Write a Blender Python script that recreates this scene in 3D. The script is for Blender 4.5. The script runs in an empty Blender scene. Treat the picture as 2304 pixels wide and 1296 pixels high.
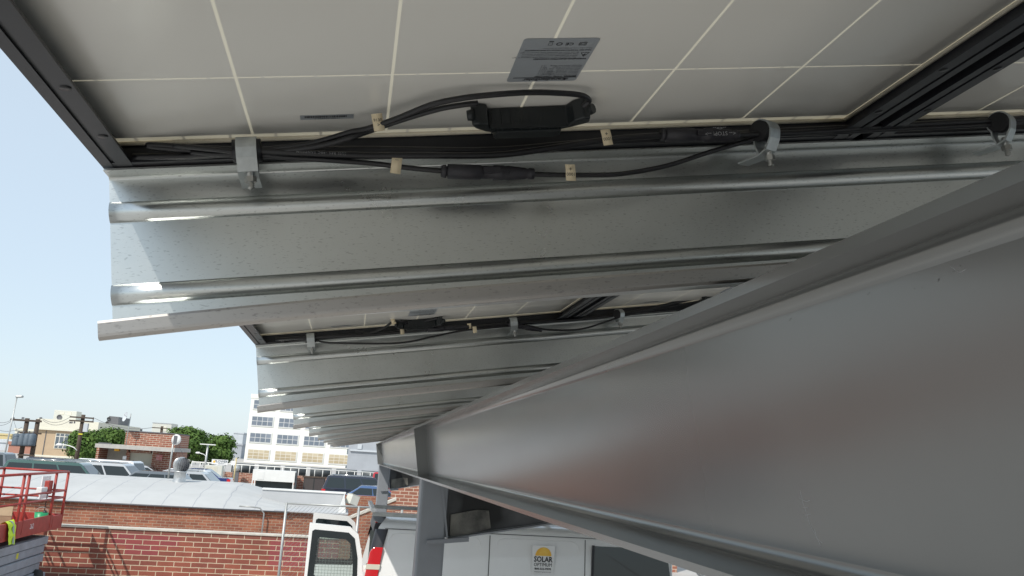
import bpy, bmesh, math, random
from mathutils import Vector, Matrix
random.seed(7)
C = bpy.context.scene.collection
sc = bpy.context.scene
# ---------------------------------------------------------------- camera (fitted to the photo's vanishing points)
CAMH = 2.95
F = 1912.15; TH = 0.168936648
MP = (0.9772902, -0.06945199, 0.20020062)      # canopy axes seen from the camera (x right, y down, z forward)
MN = (-0.10492235, -0.97942108, 0.17241128)
MB_ = (-0.18410641, 0.18950137, 0.96446569)
ct, st = math.cos(TH), math.sin(TH)
def c2w(P, B, N):                               # canopy coordinates (metres from the camera) -> world
    return Vector((P*ct-N*st, B, P*st+N*ct+CAMH))
def axis(i): 
    v = c2w(MP[i], MB_[i], MN[i]); v.z -= CAMH; return v
cam = bpy.data.objects.new('camera', bpy.data.cameras.new('camera')); C.objects.link(cam)
R_, D_, F_ = axis(0), axis(1), axis(2)
cam.matrix_world = Matrix(((R_.x,-D_.x,-F_.x,0),(R_.y,-D_.y,-F_.y,0),(R_.z,-D_.z,-F_.z,CAMH),(0,0,0,1)))
cam.data.sensor_width = 36; cam.data.lens = 36*F/2304; cam.data.clip_start = 0.05; cam.data.clip_end = 5000
sc.camera = cam
def ray(x, y):
    v = (x-1152, y-648, F)
    return tuple(sum(a*b for a, b in zip(m, v)) for m in (MP, MB_, MN))
def cB(x, y, B): r = ray(x, y); k = B/r[1]; return Vector((r[0]*k, B, r[2]*k))
def cN(x, y, N): r = ray(x, y); k = N/r[2]; return Vector((r[0]*k, r[1]*k, N))
def bg(x, y, Y): r = ray(x, y); w = c2w(*r); w.z -= CAMH; w *= Y/w.y; w.z += CAMH; return w
# ---------------------------------------------------------------- world, sun, exposure
SUN = Vector((-0.60, -0.78, 1.0)).normalized()
w = bpy.data.worlds.new('World'); sc.world = w; w.use_nodes = True
nt = w.node_tree; sky = nt.nodes.new('ShaderNodeTexSky'); sky.sky_type = 'NISHITA'; sky.sun_disc = False
sky.sun_elevation = math.asin(SUN.z); sky.sun_rotation = math.atan2(SUN.x, SUN.y)
sky.air_density = 1.0; sky.dust_density = 0.8; sky.ozone_density = 1.0; sky.altitude = 50
hz = nt.nodes.new('ShaderNodeMix'); hz.data_type = 'RGBA'; hz.inputs[0].default_value = .78; hz.inputs[7].default_value = (3.45, 4.05, 4.55, 1)   # thin milky overcast over the clear sky
nt.links.new(sky.outputs[0], hz.inputs[6]); nt.links.new(hz.outputs[2], nt.nodes['Background'].inputs[0]); nt.nodes['Background'].inputs[1].default_value = 0.13
sl = bpy.data.lights.new('sun', 'SUN'); sl.energy = 2.6; sl.angle = math.radians(0.55); sl.color = (1, .955, .88)
so = bpy.data.objects.new('sun', sl); C.objects.link(so); so.rotation_euler = SUN.to_track_quat('Z', 'Y').to_euler(); so.location = (-20, -20, 40)
sc.view_settings.view_transform = 'Standard'; sc.view_settings.look = 'None'; sc.view_settings.gamma = 1
sc.view_settings.exposure = 0.62
sc.cycles.max_bounces = 8; sc.cycles.transparent_max_bounces = 16; sc.cycles.use_denoising = True
sc.cycles.sample_clamp_indirect = 6
# ---------------------------------------------------------------- materials
def mat(name, col, rough=.6, metal=0., var=0., scale=8., bump=0., bscale=40., spec=.5, rvar=0., stretch=None, col2=None, coat=0.):
    m = bpy.data.materials.new(name); m.use_nodes = True; t = m.node_tree; b = t.nodes['Principled BSDF']
    b.inputs['Base Color'].default_value = (*col, 1); b.inputs['Roughness'].default_value = rough
    b.inputs['Metallic'].default_value = metal; b.inputs['Specular IOR Level'].default_value = spec
    if coat: b.inputs['Coat Weight'].default_value = coat; b.inputs['Coat Roughness'].default_value = .05
    if var or bump or rvar or col2:
        tc = t.nodes.new('ShaderNodeTexCoord'); mp = t.nodes.new('ShaderNodeMapping')
        if stretch: mp.inputs['Scale'].default_value = stretch
        t.links.new(tc.outputs['Object'], mp.inputs[0])
        n = t.nodes.new('ShaderNodeTexNoise'); n.inputs['Scale'].default_value = scale; n.inputs['Detail'].default_value = 6
        n.inputs['Roughness'].default_value = .62
        t.links.new(mp.outputs[0], n.inputs[0])
        r = t.nodes.new('ShaderNodeValToRGB'); r.color_ramp.elements[0].position = .3; r.color_ramp.elements[1].position = .7
        c2 = col2 or tuple(min(1, c*(1+var)) for c in col); c1 = col if col2 else tuple(c*(1-var) for c in col)
        r.color_ramp.elements[0].color = (*c1, 1); r.color_ramp.elements[1].color = (*c2, 1)
        t.links.new(n.outputs[0], r.inputs[0]); t.links.new(r.outputs[0], b.inputs['Base Color'])
        if rvar:
            mr = t.nodes.new('ShaderNodeMapRange'); mr.inputs[1].default_value = .3; mr.inputs[2].default_value = .7
            mr.inputs[3].default_value = rough-rvar; mr.inputs[4].default_value = rough+rvar
            t.links.new(n.outputs[0], mr.inputs[0]); t.links.new(mr.outputs[0], b.inputs['Roughness'])
        if bump:
            n2 = t.nodes.new('ShaderNodeTexNoise'); n2.inputs['Scale'].default_value = bscale; n2.inputs['Detail'].default_value = 4
            t.links.new(mp.outputs[0], n2.inputs[0]); bp = t.nodes.new('ShaderNodeBump'); bp.inputs['Strength'].default_value = bump
            bp.inputs['Distance'].default_value = .01
            t.links.new(n2.outputs[0], bp.inputs['Height']); t.links.new(bp.outputs[0], b.inputs['Normal'])
    return m
def brick(name, c1, c2, mortar, bw, bh, ms, patch=None, stain=.35):
    m = bpy.data.materials.new(name); m.use_nodes = True; t = m.node_tree; b = t.nodes['Principled BSDF']; b.inputs['Roughness'].default_value = .85
    tc = t.nodes.new('ShaderNodeTexCoord'); s = t.nodes.new('ShaderNodeSeparateXYZ'); a = t.nodes.new('ShaderNodeMath'); a.operation = 'ADD'
    cb = t.nodes.new('ShaderNodeCombineXYZ'); t.links.new(tc.outputs['Object'], s.inputs[0])
    t.links.new(s.outputs[0], a.inputs[0]); t.links.new(s.outputs[1], a.inputs[1]); t.links.new(a.outputs[0], cb.inputs[0]); t.links.new(s.outputs[2], cb.inputs[1])
    wn = t.nodes.new('ShaderNodeTexNoise'); wn.inputs['Scale'].default_value = 9; t.links.new(cb.outputs[0], wn.inputs[0])
    wm = t.nodes.new('ShaderNodeVectorMath'); wm.operation = 'SCALE'; wm.inputs['Scale'].default_value = .012
    t.links.new(wn.outputs['Color'], wm.inputs[0]); wa = t.nodes.new('ShaderNodeVectorMath'); t.links.new(cb.outputs[0], wa.inputs[0]); t.links.new(wm.outputs[0], wa.inputs[1])
    k = t.nodes.new('ShaderNodeTexBrick'); k.inputs['Scale'].default_value = 1; k.inputs['Brick Width'].default_value = bw; k.inputs['Row Height'].default_value = bh
    k.inputs['Mortar Size'].default_value = ms; k.inputs['Mortar Smooth'].default_value = .15; k.inputs['Bias'].default_value = 0
    k.inputs['Color1'].default_value = (*c1, 1); k.inputs['Color2'].default_value = (*c2, 1); k.inputs['Mortar'].default_value = (*mortar, 1)
    t.links.new(wa.outputs[0], k.inputs[0])
    n = t.nodes.new('ShaderNodeTexNoise'); n.inputs['Scale'].default_value = 1.3; n.inputs['Detail'].default_value = 8; n.inputs['Roughness'].default_value = .7
    t.links.new(cb.outputs[0], n.inputs[0])
    r = t.nodes.new('ShaderNodeMapRange'); r.inputs[1].default_value = .3; r.inputs[2].default_value = .7; r.inputs[3].default_value = 1-stain; r.inputs[4].default_value = 1.12
    t.links.new(n.outputs[0], r.inputs[0])
    mx = t.nodes.new('ShaderNodeMix'); mx.data_type = 'RGBA'; mx.blend_type = 'MULTIPLY'; mx.inputs[0].default_value = 1
    t.links.new(k.outputs[0], mx.inputs[6]); t.links.new(r.outputs[0], mx.inputs[7]); out = mx.outputs[2]
    for p in (patch or []):                      # repainted rectangles and darker courses on the wall: (x0,x1,z0,z1,colour)
        x0, x1, z0, z1, pc = p
        def rng(sock, lo, hi):
            g = t.nodes.new('ShaderNodeMath'); g.operation = 'GREATER_THAN'; t.links.new(sock, g.inputs[0]); g.inputs[1].default_value = lo
            l = t.nodes.new('ShaderNodeMath'); l.operation = 'LESS_THAN'; t.links.new(sock, l.inputs[0]); l.inputs[1].default_value = hi
            q = t.nodes.new('ShaderNodeMath'); q.operation = 'MULTIPLY'; t.links.new(g.outputs[0], q.inputs[0]); t.links.new(l.outputs[0], q.inputs[1]); return q.outputs[0]
        q = t.nodes.new('ShaderNodeMath'); q.operation = 'MULTIPLY'
        sp = t.nodes.new('ShaderNodeSeparateXYZ'); t.links.new(wa.outputs[0], sp.inputs[0])
        t.links.new(rng(sp.outputs[0], x0, x1), q.inputs[0]); t.links.new(rng(sp.outputs[1], z0, z1), q.inputs[1])
        inv = t.nodes.new('ShaderNodeMath'); inv.operation = 'SUBTRACT'; inv.inputs[0].default_value = 1; t.links.new(k.outputs['Fac'], inv.inputs[1])
        q2 = t.nodes.new('ShaderNodeMath'); q2.operation = 'MULTIPLY'; t.links.new(q.outputs[0], q2.inputs[0]); t.links.new(inv.outputs[0], q2.inputs[1])
        q3 = t.nodes.new('ShaderNodeMath'); q3.operation = 'MULTIPLY'; t.links.new(q2.outputs[0], q3.inputs[0]); q3.inputs[1].default_value = .6
        m2 = t.nodes.new('ShaderNodeMix'); m2.data_type = 'RGBA'; t.links.new(q3.outputs[0], m2.inputs[0]); t.links.new(out, m2.inputs[6]); m2.inputs[7].default_value = (*pc, 1); out = m2.outputs[2]
    t.links.new(out, b.inputs['Base Color'])
    bp = t.nodes.new('ShaderNodeBump'); bp.inputs['Strength'].default_value = .5; bp.inputs['Distance'].default_value = .008; bp.invert = True
    t.links.new(k.outputs['Fac'], bp.inputs['Height']); t.links.new(bp.outputs[0], b.inputs['Normal'])
    return m
def glassy(name, col=(.02, .028, .03), rough=.05): return mat(name, col, rough, 0, spec=.5, coat=.15)
def see_glass(name, tint=(.75, .85, .82), a=.35):
    m = bpy.data.materials.new(name); m.use_nodes = True; t = m.node_tree; t.nodes.clear()
    o = t.nodes.new('ShaderNodeOutputMaterial'); g = t.nodes.new('ShaderNodeBsdfGlossy'); g.inputs['Roughness'].default_value = .02
    tr = t.nodes.new('ShaderNodeBsdfTransparent'); tr.inputs[0].default_value = (*tint, 1); x = t.nodes.new('ShaderNodeMixShader'); x.inputs[0].default_value = a*.35
    t.links.new(tr.outputs[0], x.inputs[1]); t.links.new(g.outputs[0], x.inputs[2]); t.links.new(x.outputs[0], o.inputs[0]); return m
def galv(name, col, rough, speck=True, streak=(1, 1, 1)):
    """galvanised sheet: blotchy zinc roughness, fine slanting scratches and dark flecks"""
    m = mat(name, col, rough, 1, .06, 5, 0, 260, rvar=.05, stretch=streak); t = m.node_tree; b = t.nodes['Principled BSDF']
    src = b.inputs['Base Color'].links[0].from_socket
    tc = t.nodes.new('ShaderNodeTexCoord'); mp = t.nodes.new('ShaderNodeMapping'); mp.inputs['Scale'].default_value = (110, 110, 330); mp.inputs['Rotation'].default_value = (0, .7, 0)
    t.links.new(tc.outputs['Object'], mp.inputs[0]); n = t.nodes.new('ShaderNodeTexNoise'); n.inputs['Scale'].default_value = 1.5; n.inputs['Detail'].default_value = 3
    t.links.new(mp.outputs[0], n.inputs[0]); r = t.nodes.new('ShaderNodeMapRange'); r.inputs[1].default_value = .30; r.inputs[2].default_value = .40; r.inputs[3].default_value = .66; r.inputs[4].default_value = 1
    t.links.new(n.outputs[0], r.inputs[0]); mx = t.nodes.new('ShaderNodeMix'); mx.data_type = 'RGBA'; mx.blend_type = 'MULTIPLY'; mx.inputs[0].default_value = .8 if speck else .3
    t.links.new(src, mx.inputs[6]); t.links.new(r.outputs[0], mx.inputs[7]); t.links.new(mx.outputs[2], b.inputs['Base Color'])
    return m
M = {}
M['galv'] = galv('galvanised_steel', (.63, .65, .635), .31)
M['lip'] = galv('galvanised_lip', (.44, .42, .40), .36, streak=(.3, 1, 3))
M['primer'] = mat('grey_primer_paint', (.205, .208, .203), .22, .58, .03, 3, 0, 40, spec=.6, rvar=.012)
M['column'] = mat('grey_column_paint', (.21, .22, .235), .42, .05, .06, 4, .04, 40)
M['patch_steel'] = mat('heat_marked_steel', (.05, .048, .044), .5, .3, col2=(.24, .23, .20), scale=5)
def soot():
    m = mat('sooty_steel', (.10, .102, .105), .55, .1, .15, 4); t = m.node_tree; b = t.nodes['Principled BSDF']; src = b.inputs['Base Color'].links[0].from_socket
    tc = t.nodes.new('ShaderNodeTexCoord'); n = t.nodes.new('ShaderNodeTexNoise'); n.inputs['Scale'].default_value = 6; t.links.new(tc.outputs['Object'], n.inputs[0])
    a = t.nodes.new('ShaderNodeVectorMath'); a.operation = 'MULTIPLY_ADD'; t.links.new(n.outputs['Color'], a.inputs[0]); a.inputs[1].default_value = (.18, 0, .18); t.links.new(tc.outputs['Object'], a.inputs[2])
    d = t.nodes.new('ShaderNodeVectorMath'); d.operation = 'DISTANCE'; t.links.new(a.outputs[0], d.inputs[0]); d.inputs[1].default_value = (1.02, 0, -.36)
    r = t.nodes.new('ShaderNodeMapRange'); t.links.new(d.outputs['Value'], r.inputs[0]); r.inputs[1].default_value = .16; r.inputs[2].default_value = .30
    x = t.nodes.new('ShaderNodeMix'); x.data_type = 'RGBA'; t.links.new(r.outputs[0], x.inputs[0]); x.inputs[6].default_value = (.006, .006, .006, 1); t.links.new(src, x.inputs[7]); t.links.new(x.outputs[2], b.inputs['Base Color']); return m
M['scorch'] = soot()
M['frame'] = mat('black_anodised_frame', (.026, .027, .032), .40, .3, .1, 30)
M['frame_groove'] = mat('frame_groove', (.008, .009, .012), .5, .2)
M['hole'] = mat('hole_edge', (.006, .006, .008), .3)
M['strap'] = mat('zinc_strap', (.50, .53, .53), .38, .7, .12, 60, .03, 200)
M['bolt'] = mat('zinc_bolt', (.42, .42, .40), .32, .85, .1, 90)
M['cable'] = mat('black_cable_jacket', (.012, .012, .014), .36, 0, .2, 50)
M['print'] = mat('cable_print', (.35, .35, .36), .6)
M['conn'] = mat('connector_plastic', (.022, .021, .026), .5, 0, .15, 60, .05, 200)
M['jbox'] = mat('junction_box_plastic', (.010, .013, .014), .38, 0, .15, 40, .03, 200)
M['tag'] = mat('cream_tape', (.80, .68, .47), .6, 0, .04, 60)
M['ink'] = mat('black_ink', (.015, .015, .018), .6)
M['silver'] = mat('silver_label', (.36, .385, .41), .38, .25, .03, 10)
M['seal'] = mat('cream_sealant', (.78, .72, .58), .5, 0, .06, 40)
def backsheet():
    m = bpy.data.materials.new('module_backsheet'); m.use_nodes = True; t = m.node_tree; b = t.nodes['Principled BSDF']; L = t.links.new
    out = t.nodes['Material Output']
    tc = t.nodes.new('ShaderNodeTexCoord'); s = t.nodes.new('ShaderNodeSeparateXYZ'); L(tc.outputs['Object'], s.inputs[0])
    def mt(op, a, v=None, clamp=False):
        n = t.nodes.new('ShaderNodeMath'); n.operation = op; n.use_clamp = clamp
        for i, q in enumerate((a, v)):
            if q is None: continue
            if isinstance(q, (int, float)): n.inputs[i].default_value = q
            else: L(q, n.inputs[i])
        return n.outputs[0]
    def lines(sock, off, half, n):
        q = mt('DIVIDE', mt('SUBTRACT', sock, off), .159)
        d = mt('MULTIPLY', mt('ABSOLUTE', mt('SUBTRACT', q, mt('ROUND', q))), .159)
        ln = mt('LESS_THAN', d, half)
        o1 = mt('LESS_THAN', q, 0); o2 = mt('GREATER_THAN', q, n)
        return ln, mt('MAXIMUM', o1, o2), q
    lx, ox, qx = lines(s.outputs[0], .014, .00165, 6); ly, oy, qy = lines(s.outputs[1], .024, .00135, 10)
    mask = mt('MAXIMUM', mt('MAXIMUM', lx, ly), mt('MAXIMUM', ox, oy))
    # bus ribbons crossing the gaps and running along the short edges
    rb = t.nodes.new('ShaderNodeMath'); rb.operation = 'FRACT'; L(mt('MULTIPLY', qx, 3), rb.inputs[0])
    rib = mt('MULTIPLY', mt('LESS_THAN', mt('ABSOLUTE', mt('SUBTRACT', rb.outputs[0], .5)), .03), mt('SUBTRACT', 1, lx))
    mask = mt('MULTIPLY', mask, mt('SUBTRACT', 1, mt('MULTIPLY', rib, .8)))
    bus = mt('MULTIPLY', mt('LESS_THAN', mt('ABSOLUTE', mt('SUBTRACT', s.outputs[1], 1.6245)), .0022), mt('LESS_THAN', mt('ABSOLUTE', mt('SUBTRACT', s.outputs[0], .5)), .42))
    mask = mt('MULTIPLY', mask, mt('SUBTRACT', 1, mt('MULTIPLY', bus, .75)))
    geo = t.nodes.new('ShaderNodeNewGeometry')
    mx = t.nodes.new('ShaderNodeMix'); mx.data_type = 'RGBA'; L(mask, mx.inputs[0]); mx.inputs[6].default_value = (.80, .78, .725, 1); mx.inputs[7].default_value = (.86, .84, .76, 1)
    top = t.nodes.new('ShaderNodeMix'); top.data_type = 'RGBA'; L(geo.outputs['Backfacing'], top.inputs[0]); L(mx.outputs[2], top.inputs[6])
    L(top.outputs[2], b.inputs['Base Color']); b.inputs['Roughness'].default_value = .24; b.inputs['Specular IOR Level'].default_value = .55
    cel = t.nodes.new('ShaderNodeMix'); cel.data_type = 'RGBA'; L(mask, cel.inputs[0]); cel.inputs[6].default_value = (.01, .014, .04, 1); cel.inputs[7].default_value = (.6, .6, .6, 1); L(cel.outputs[2], top.inputs[7])
    tr = t.nodes.new('ShaderNodeBsdfTranslucent'); tr.inputs[0].default_value = (.72, .64, .46, 1)
    ms = t.nodes.new('ShaderNodeMixShader'); L(mt('MULTIPLY', mask, .17), ms.inputs[0]); L(b.outputs[0], ms.inputs[1]); L(tr.outputs[0], ms.inputs[2]); L(ms.outputs[0], out.inputs[0])
    n = t.nodes.new('ShaderNodeTexNoise'); n.inputs['Scale'].default_value = 3; L(tc.outputs['Object'], n.inputs[0]); bp = t.nodes.new('ShaderNodeBump'); bp.inputs['Strength'].default_value = .06; bp.inputs['Distance'].default_value = .01
    L(n.outputs[0], bp.inputs['Height']); L(bp.outputs[0], b.inputs['Normal'])
    return m
M['back'] = backsheet()
# ---------------------------------------------------------------- mesh helpers
class MB:
    def __init__(s): s.v = []; s.f = []; s.sm = []
    def add(s, vs, fs, smooth=False, mx=None):
        o = len(s.v); s.v += [tuple(mx @ Vector(q)) if mx else tuple(q) for q in vs]
        s.f += [tuple(i+o for i in q) for q in fs]; s.sm += [smooth]*len(fs); return s
    def box(s, x0, x1, y0, y1, z0, z1, mx=None):
        return s.add([(x, y, z) for x in (x0, x1) for y in (y0, y1) for z in (z0, z1)], [(0,1,3,2),(4,6,7,5),(0,4,5,1),(2,3,7,6),(0,2,6,4),(1,5,7,3)], mx=mx)
    def prism(s, pts, a0, a1, ax='y', mx=None, smooth=False, caps=True):
        """polygon pts extruded along ax; pts are (u,v) in the two other axes in x,y,z order"""
        def p(u, v, a): return {'x': (a, u, v), 'y': (u, a, v), 'z': (u, v, a)}[ax]
        n = len(pts); vs = [p(u, v, a0) for u, v in pts]+[p(u, v, a1) for u, v in pts]
        fs = [(i, (i+1) % n, (i+1) % n+n, i+n) for i in range(n)]
        s.add(vs, fs, smooth, mx)
        if caps: o = len(s.v)-2*n; s.f += [tuple(o+i for i in range(n))[::-1], tuple(o+n+i for i in range(n))]; s.sm += [False]*2
        return s
    def tube(s, pts, r, n=8, cap=True, smooth=True, mx=None, flat=1.):
        pts = [Vector(p) for p in pts]; m = len(pts); rs = r if isinstance(r, (list, tuple)) else [r]*m
        vs = []; up = None
        for i, p in enumerate(pts):
            t = (pts[min(i+1, m-1)]-pts[max(i-1, 0)]).normalized()
            if up is None: up = Vector((0, 0, 1)) if abs(t.z) < .9 else Vector((1, 0, 0))
            a = t.cross(up).normalized(); bb = a.cross(t); up = bb
            for k in range(n):
                q = 2*math.pi*k/n; vs.append(p+rs[i]*(a*math.cos(q)+bb*math.sin(q)*flat))
        fs = [(i*n+k, i*n+(k+1) % n, (i+1)*n+(k+1) % n, (i+1)*n+k) for i in range(m-1) for k in range(n)]
        s.add(vs, fs, smooth, mx)
        if cap: o = len(s.v)-m*n; s.f += [tuple(o+k for k in range(n))[::-1], tuple(o+(m-1)*n+k for k in range(n))]; s.sm += [False]*2
        return s
    def lathe(s, prof, c=(0, 0, 0), n=16, smooth=True, mx=None):
        vs = [(c[0]+r*math.cos(2*math.pi*k/n), c[1]+r*math.sin(2*math.pi*k/n), c[2]+z) for r, z in prof for k in range(n)]
        return s.add(vs, [(i*n+k, i*n+(k+1) % n, (i+1)*n+(k+1) % n, (i+1)*n+k) for i in range(len(prof)-1) for k in range(n)], smooth, mx)
    def quad(s, a, b, c, d, mx=None): return s.add([a, b, c, d], [(0, 1, 2, 3)], mx=mx)
    def build(s, name, m, parent=None, bevel=0, loc=None, rot=None):
        me = bpy.data.meshes.new(name); me.from_pydata(s.v, [], s.f); me.materials.append(m if not isinstance(m, str) else M[m])
        for p, q in zip(me.polygons, s.sm): p.use_smooth = q
        me.validate(); me.update(); o = bpy.data.objects.new(name, me); C.objects.link(o)
        bm = bmesh.new(); bm.from_mesh(me); bmesh.ops.recalc_face_normals(bm, faces=bm.faces); bm.to_mesh(me); bm.free()
        if parent: o.parent = parent
        if loc: o.location = loc
        if rot: o.rotation_euler = rot
        if bevel: d = o.modifiers.new('bevel', 'BEVEL'); d.width = bevel; d.segments = 2; d.limit_method = 'ANGLE'
        return o
def tag(o, label=None, cat=None, group=None, kind=None):
    if label: o['label'] = label
    if cat: o['category'] = cat
    if group: o['group'] = group
    if kind: o['kind'] = kind
    return o
def thing(name, label, cat, loc=(0, 0, 0), rot=(0, 0, 0), group=None):
    o = bpy.data.objects.new(name, None); C.objects.link(o); o.location = loc; o.rotation_euler = rot; o.empty_display_size = .1
    return tag(o, label, cat, group)
def kids(o): return [c for c in bpy.data.objects if c.parent == o]
def copy_tree(o, parent=None, lim=None):
    c = o.copy(); C.objects.link(c)
    if parent: c.parent = parent
    for ch in kids(o):
        if lim is None or any(ch.name.startswith(l) for l in lim): copy_tree(ch, c)
    return c
CR = (0, -TH, 0)                                # rotation of everything that follows the canopy slope
def cthing(name, label, cat, P, B, N, group=None): return thing(name, label, cat, c2w(P, B, N), CR, group)
def text(name, s, size, m, parent, loc, rot, align='CENTER', space=1., bold=0., line=1., sx=1.):
    cu = bpy.data.curves.new(name, 'FONT'); cu.body = s; cu.size = size; cu.align_x = align; cu.align_y = 'CENTER'; cu.space_character = space
    cu.space_line = line; cu.offset = bold; cu.resolution_u = 2
    t = bpy.data.objects.new(name, cu); C.objects.link(t); dg = bpy.context.evaluated_depsgraph_get()
    me = bpy.data.meshes.new_from_object(t.evaluated_get(dg)); bpy.data.objects.remove(t)
    me.materials.clear(); me.materials.append(M[m]); o = bpy.data.objects.new(name, me); C.objects.link(o)
    if parent: o.parent = parent
    o.location = loc; o.rotation_euler = rot; o.scale = (sx, 1, 1); return o
def cat_rom(pts, n=8):
    pts = [Vector(p) for p in pts]; q = [pts[0]*2-pts[1]]+pts+[pts[-1]*2-pts[-2]]; out = []
    for i in range(1, len(q)-2):
        a, b, c, d = q[i-1:i+3]
        for k in range(n):
            t = k/n; out.append(.5*((2*b)+(c-a)*t+(2*a-5*b+4*c-d)*t*t+(3*b-a-3*c+d)*t**3))
    return out+[pts[-1]]
# ================================================================ GROUND
M['asphalt'] = mat('asphalt_lot', (.40, .385, .365), .9, 0, .14, .6, .3, 30)
g = MB(); g.quad((-900, -300, 0), (900, -300, 0), (900, 1500, 0), (-900, 1500, 0)).build('ground', 'asphalt'); tag(bpy.data.objects['ground'], kind='structure')
# ================================================================ SOLAR CANOPY
N0 = .361; PW = 1.002; PITCH = 1.66; P0 = -.26; BE = 1.03
def make_module():
    r = cthing('solar_module', '', 'solar panel', P0, BE-1.638, N0)
    w_, l_ = .982, 1.638; z = .028
    MB().quad((.008, .008, z), (w_-.008, .008, z), (w_-.008, l_-.008, z), (.008, l_-.008, z)).build('backsheet', 'back', r)
    me = kids(r)[0].data                         # normal must point down so the cell side counts as the back
    if me.polygons[0].normal.z > 0: me.flip_normals()
    f = MB(); d = .0018
    for x0, x1 in ((0, 1), (w_, -1)):           # long sides: wall + stepped bottom flange
        s = x1
        f.prism([(x0, 0), (x0+s*.012, 0), (x0+s*.012, .0025), (x0+s*.017, .0025), (x0+s*.017, 0), (x0+s*.034, 0), (x0+s*.034, d+.002), (x0+s*.008, d+.003), (x0+s*.008, .038), (x0, .038)], 0, l_, 'y')
    for y0, s in ((0, 1), (l_, -1)):
        f.prism([(y0+s*.0002, .0006), (y0+s*.018, .0006), (y0+s*.018, .003), (y0+s*.0078, .003), (y0+s*.0078, .0375), (y0+s*.0002, .0375)], .0082, w_-.0082, 'x')
    f.box(w_, w_+.0195, 0, l_+.0215, .031, .034); f.box(0, w_, l_, l_+.0215, .0312, .0342)  # added strips close the module gaps so no sun streaks fall below
    fr = f.build('frame', 'frame', r)
    for x in (.026, w_-.026):
        for y in (l_-.229, l_-.105):
            MB().lathe([(.0001, -.0007), (.0052, -.0007), (.0055, .0005)], (x, y, 0), 12).build('mounting_hole', 'hole', fr)
    s_ = MB(); k = .0082
    s_.tube([(k+.004, l_-k-.003, z-.001), (w_-k-.004, l_-k-.003, z-.001)], .0034, 6); s_.tube([(k+.0015, .02, z-.001), (k+.0015, l_-.01, z-.001)], .0022, 6)
    s_.tube([(w_-k-.003, .02, z-.001), (w_-k-.003, l_-.01, z-.001)], .0034, 6); s_.build('sealant_bead', 'seal', r)
    # junction box under the far end
    def lp(P, B): return (P-P0, B-(BE-1.638))
    jb = MB(); top, bot = z-.0005, z-.027
    jb.prism([lp(.166, .930), lp(.174, .926), lp(.186, .930), lp(.190, .943), lp(.285, .940), lp(.290, .926), lp(.300, .917), lp(.308, .919), lp(.310, .932), lp(.304, .938), lp(.294, .945), lp(.284, .951), lp(.274, .956), lp(.200, .958), lp(.186, .953), lp(.172, .941)], bot, top, 'z')
    j = jb.build('junction_box', 'jbox', r, .002)
    q = MB()
    for i in range(8):
        a, b = lp(.193+i*.0115, .9412); q.box(a, a+.0016, b, b+.015, bot-.0012, top-.004)
    q.box(lp(.190, 0)[0], lp(.285, 0)[0], lp(0, .9390)[1], lp(0, .9435)[1], bot-.001, bot+.003)
    q.build('rib', 'jbox', j)
    a, b = lp(.196, .946); e, f2 = lp(.280, .968)
    MB().prism([(a+.003, b), (e-.002, b), (e, f2-.006), (e-.007, f2), (a+.004, f2), (a, f2-.006)], bot-.004, bot+.014, 'z').build('cover_latch', 'jbox', j, .0015)
    for (A, B_) in (((.170, .930), (.162, .932)), ((.306, .928), (.313, .920))):
        p0 = (*lp(*A), z-.014); p1 = (*lp(*B_), z-.014); MB().tube([p0, p1], [.0075, .006], 10).build('cable_gland', 'jbox', j)
    sl_ = MB()
    def sp(x, y): a_ = cN(x, y, .389); return (a_.x-P0, a_.y-(BE-1.638))
    a1, a2 = lp(.199, .7685), lp(.279, .870); rr = .004
    lx0, ly0 = a1; lx1, ly1 = a2; pts = []
    for cx, cy, a0 in ((lx1-rr, ly1-rr, 0), (lx0+rr, ly1-rr, 90), (lx0+rr, ly0+rr, 180), (lx1-rr, ly0+rr, 270)):
        for t_ in (0, 30, 60, 90): an = math.radians(a0+t_); pts.append((cx+rr*math.cos(an), cy+rr*math.sin(an)))
    lb = sl_.prism(pts, z-.0008, z-.0003, 'z').build('rating_label', 'silver', r)
    cx = (lx0+lx1)/2; U = (math.pi, 0, 0)      # text reads upside down from the camera, facing down
    def T(s, size, x, y, al='CENTER', bold=0, sp_=1., sx=1.):
        # x: metres right of the label's reading-left edge, y: metres below its top line (all in reading orientation)
        o = text('label_print', s, size, 'ink', lb, (lx1-x, ly1-y, z-.0012), (math.pi, 0, math.pi), al, sp_, bold, sx=sx); return o
    W_ = lx1-lx0; H_ = ly1-ly0
    T('CanadianSolar', .0082, W_*.47, .006, bold=.00025, sx=1.05); 
    lg = MB(); 
    for i in range(5): lg.prism([(lx1-.0165+i*.0014, ly1-.0035-.0008*abs(i-2)), (lx1-.0158+i*.0014, ly1-.0035-.0008*abs(i-2)), (lx1-.0150+i*.0010, ly1-.0085), (lx1-.0154+i*.0010, ly1-.0085)], z-.0013, z-.0011, 'z')
    lg.box(lx0+.006, lx1-.002, ly1-.0110, ly1-.0102, z-.0013, z-.0011)
    lg.build('label_rule', 'ink', lb)
    T('MODEL TYPE: CS6P-250P', .0044, .003, .0135, 'LEFT', .00012)
    for i, (a_, b_, c_) in enumerate((('Nominal Maximum Power', '(Pmax)', '250 W'), ('Optimum Operating Voltage', '(Vmp)', '30.1 V'), ('Optimum Operating Current', '(Imp)', '8.30 A'), ('Open Circuit Voltage', '(Voc)', '37.2 V'), ('Short Circuit Current', '(Isc)', '8.87 A'), ('Maximum System Voltage', '', '600 V'), ('Maximum Series Fuse Rating', '', '15 A'))):
        T(a_, .0031, .003, .018+i*.0037, 'LEFT'); T(b_, .0031, .033, .018+i*.0037, 'LEFT'); T(c_, .0031, .049, .018+i*.0037, 'RIGHT')
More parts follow.
